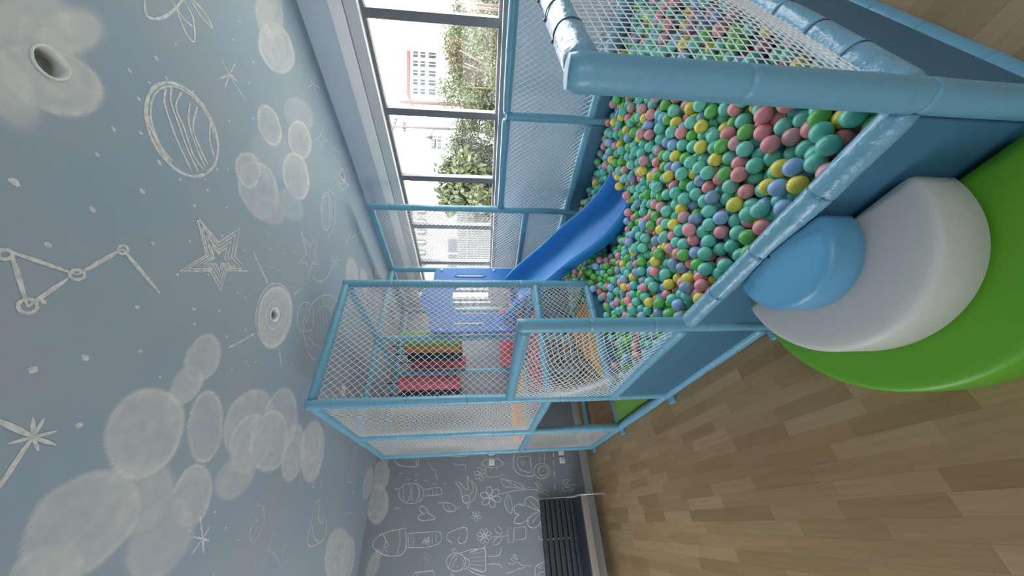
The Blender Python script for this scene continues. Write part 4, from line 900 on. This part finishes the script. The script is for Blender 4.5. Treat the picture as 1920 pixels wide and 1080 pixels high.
def building(lab, y_l, y_r, top, d, m, rows=(), depth=3, roof=None, wm=None, base=None, name='building', face=None):
    # a block whose facade looks towards the room; y_l / y_r are its two upright edges
    A = at_depth(900.5, y_l, d); B = at_depth(900.5, y_r, d); z1 = 1.5+(901-top)/F_PX*d; u = np.array([B[0]-A[0], B[1]-A[1]]); W = np.linalg.norm(u); u /= W; n = np.array([-u[1], u[0]]); 
    if n@np.array([_sy, _cy]) < 0: n = -n
    t = thing(name, lab, 'building', (A[0], A[1], GZ)); zb = GZ if base is None else base
    def blk(s0, s1, z0, z1_, q0, q1):
        c = [A[:2]+u*s0+n*q0, A[:2]+u*s1+n*q0, A[:2]+u*s1+n*q1, A[:2]+u*s0+n*q1]
        v = [(*p, z0) for p in c]+[(*p, z1_) for p in c]; return MB().add(v, [(0,3,2,1),(4,5,6,7),(0,1,5,4),(1,2,6,5),(2,3,7,6),(3,0,4,7)])
    blk(0, W, zb, z1, 0, depth).build('wall', m, t)
    if roof: blk(-.1, W+.1, z1, z1+roof[0], -.15, depth+.1).build('roof', roof[1], t)
    wm = wm or omat('window_dark', (.06, .065, .07), .5)
    for (s0, s1, xa, xb) in rows:       # window: fractions along the facade, picture rows
        z0 = 1.5+(901-xb)/F_PX*d; zz = 1.5+(901-xa)/F_PX*d
        w_ = blk(W*s0, W*s1, z0, zz, -.06, .02).build('window', wm, t)
        k = blk(W*(s0+s1)/2-.03, W*(s0+s1)/2+.03, z0, zz, -.10, -.06).build('mullion', omat('window_bar', (.6, .6, .6)), t); k.parent = w_
    return t
PINK, CREAM, WHT = omat('pink_render', (.26, .19, .175), var=.03), omat('cream_render', (.24, .20, .165), var=.03), omat('white_render', (.42, .42, .41), var=.03)
building('tall pink tower block outside, at the near end of the window', 8, -140, 690, 34, PINK, [(.1+.2*k, .2+.2*k, 760+j*40, 778+j*40) for k in range(4) for j in range(3)])
building('cream coloured block outside, standing before the tall pink one', 52, 8, 742, 33, CREAM, depth=4)
building('white apartment house with red tile roof outside, above the trees', 185, 96, 772, 40, WHT, [(.02+.19*k, .13+.19*k, a_, b_) for k in range(5) for a_, b_ in ((778, 786), (791, 799), (806, 818))], roof=(.35, omat('red_tile', (.20, .08, .07))))
building('far white block with reddish windows outside, right of the cream block', 96, 66, 803, 60, WHT, [(.1, .5, 806, 812), (.1, .5, 816, 824)], wm=omat('window_red', (.16, .06, .06)))
building('low white house with barred grey windows outside, behind the street lamp', 284, 258, 806, 26, WHT, [(.05, .45, 811, 819), (.55, .95, 811, 819), (.05, .45, 822, 829), (.55, .95, 822, 829)])
building('long white shed with grey openings outside, right of the barred house', 345, 288, 824, 36, WHT, [(.02, .35, 829, 839), (.42, .58, 829, 839), (.66, .98, 829, 839)])
building('large white building outside with a row of grey panels, beyond the netted bay', 505, 386, 748, 14, omat('taupe_render', (.20, .185, .175), var=.04), [(.02, .24, 762, 776), (.30, .52, 762, 776), (.60, .98, 764, 776)]+[(.05+.16*k, .13+.16*k, 786, 800) for k in range(6)]+[(.02, .46, 842, 900)], depth=6, wm=omat('window_slate', (.07, .068, .07), .5))
def fence_run(lab, y0, y1, d, top, n, m):
    A = at_depth(900.5, y0, d); B = at_depth(900.5, y1, d); z1 = 1.5+(901-top)/F_PX*d; t = thing('fence', lab, 'fence', (A[0], A[1], GZ))
    for k in range(n):
        p = A+(B-A)*k/(n-1); MB().box((p[0]-.025, p[1]-.025, GZ), (p[0]+.025, p[1]+.025, z1)).build('picket', m, t)
    for z in (GZ+.4, z1-.3):
        MB().tube([(A[0], A[1], z), (B[0], B[1], z)], .03, 6).build('rail', m, t)
fence_run('white picket railing outside, before the large white building', 395, 500, 9.5, 858, 26, omat('picket_grey', (.14, .135, .13)))
# bank of red earth
s = MB(); A = at_depth(900.5, 318, 20); B = at_depth(900.5, 420, 16); n = 30; rr = []
for k in range(n+1):
    p = A+(B-A)*k/n; h = .85+.18*math.sin(k*.9)+.1*math.sin(k*2.3); rr.append(np.array([(p[0]-1.2, p[1]-1.2, GZ-.05), (p[0]-.5, p[1]-.5, GZ+h), (p[0], p[1], GZ+h*1.6), (p[0]+1.4, p[1]+1.4, GZ+h*1.3), (p[0]+2.4, p[1]+2.4, GZ-.05)]))
struct(s.rings(rr, close=False, caps=False).build('earth_bank', omat('red_earth', (.12, .065, .05), vs=2), None, True))
# thin bare saplings by the pink tower
for k in range(9):
    y = 4+k*4.6; p = at_depth(900.5, y, 9+k % 3); h = 1.5+(901-random.uniform(850, 880))/F_PX*9
    o = MB().tube([(p[0], p[1], GZ), (p[0]+random.uniform(-.1, .1), p[1]+random.uniform(-.1, .1), h)], [.022, .01], 6).build('bare_stem', omat('stem_brown', (.13, .09, .07)), None, True)
    tag(o, 'thin bare brown stem outside the window, %s from the near end' % ORD[k], 'stem', 'bare stems before the pink tower')
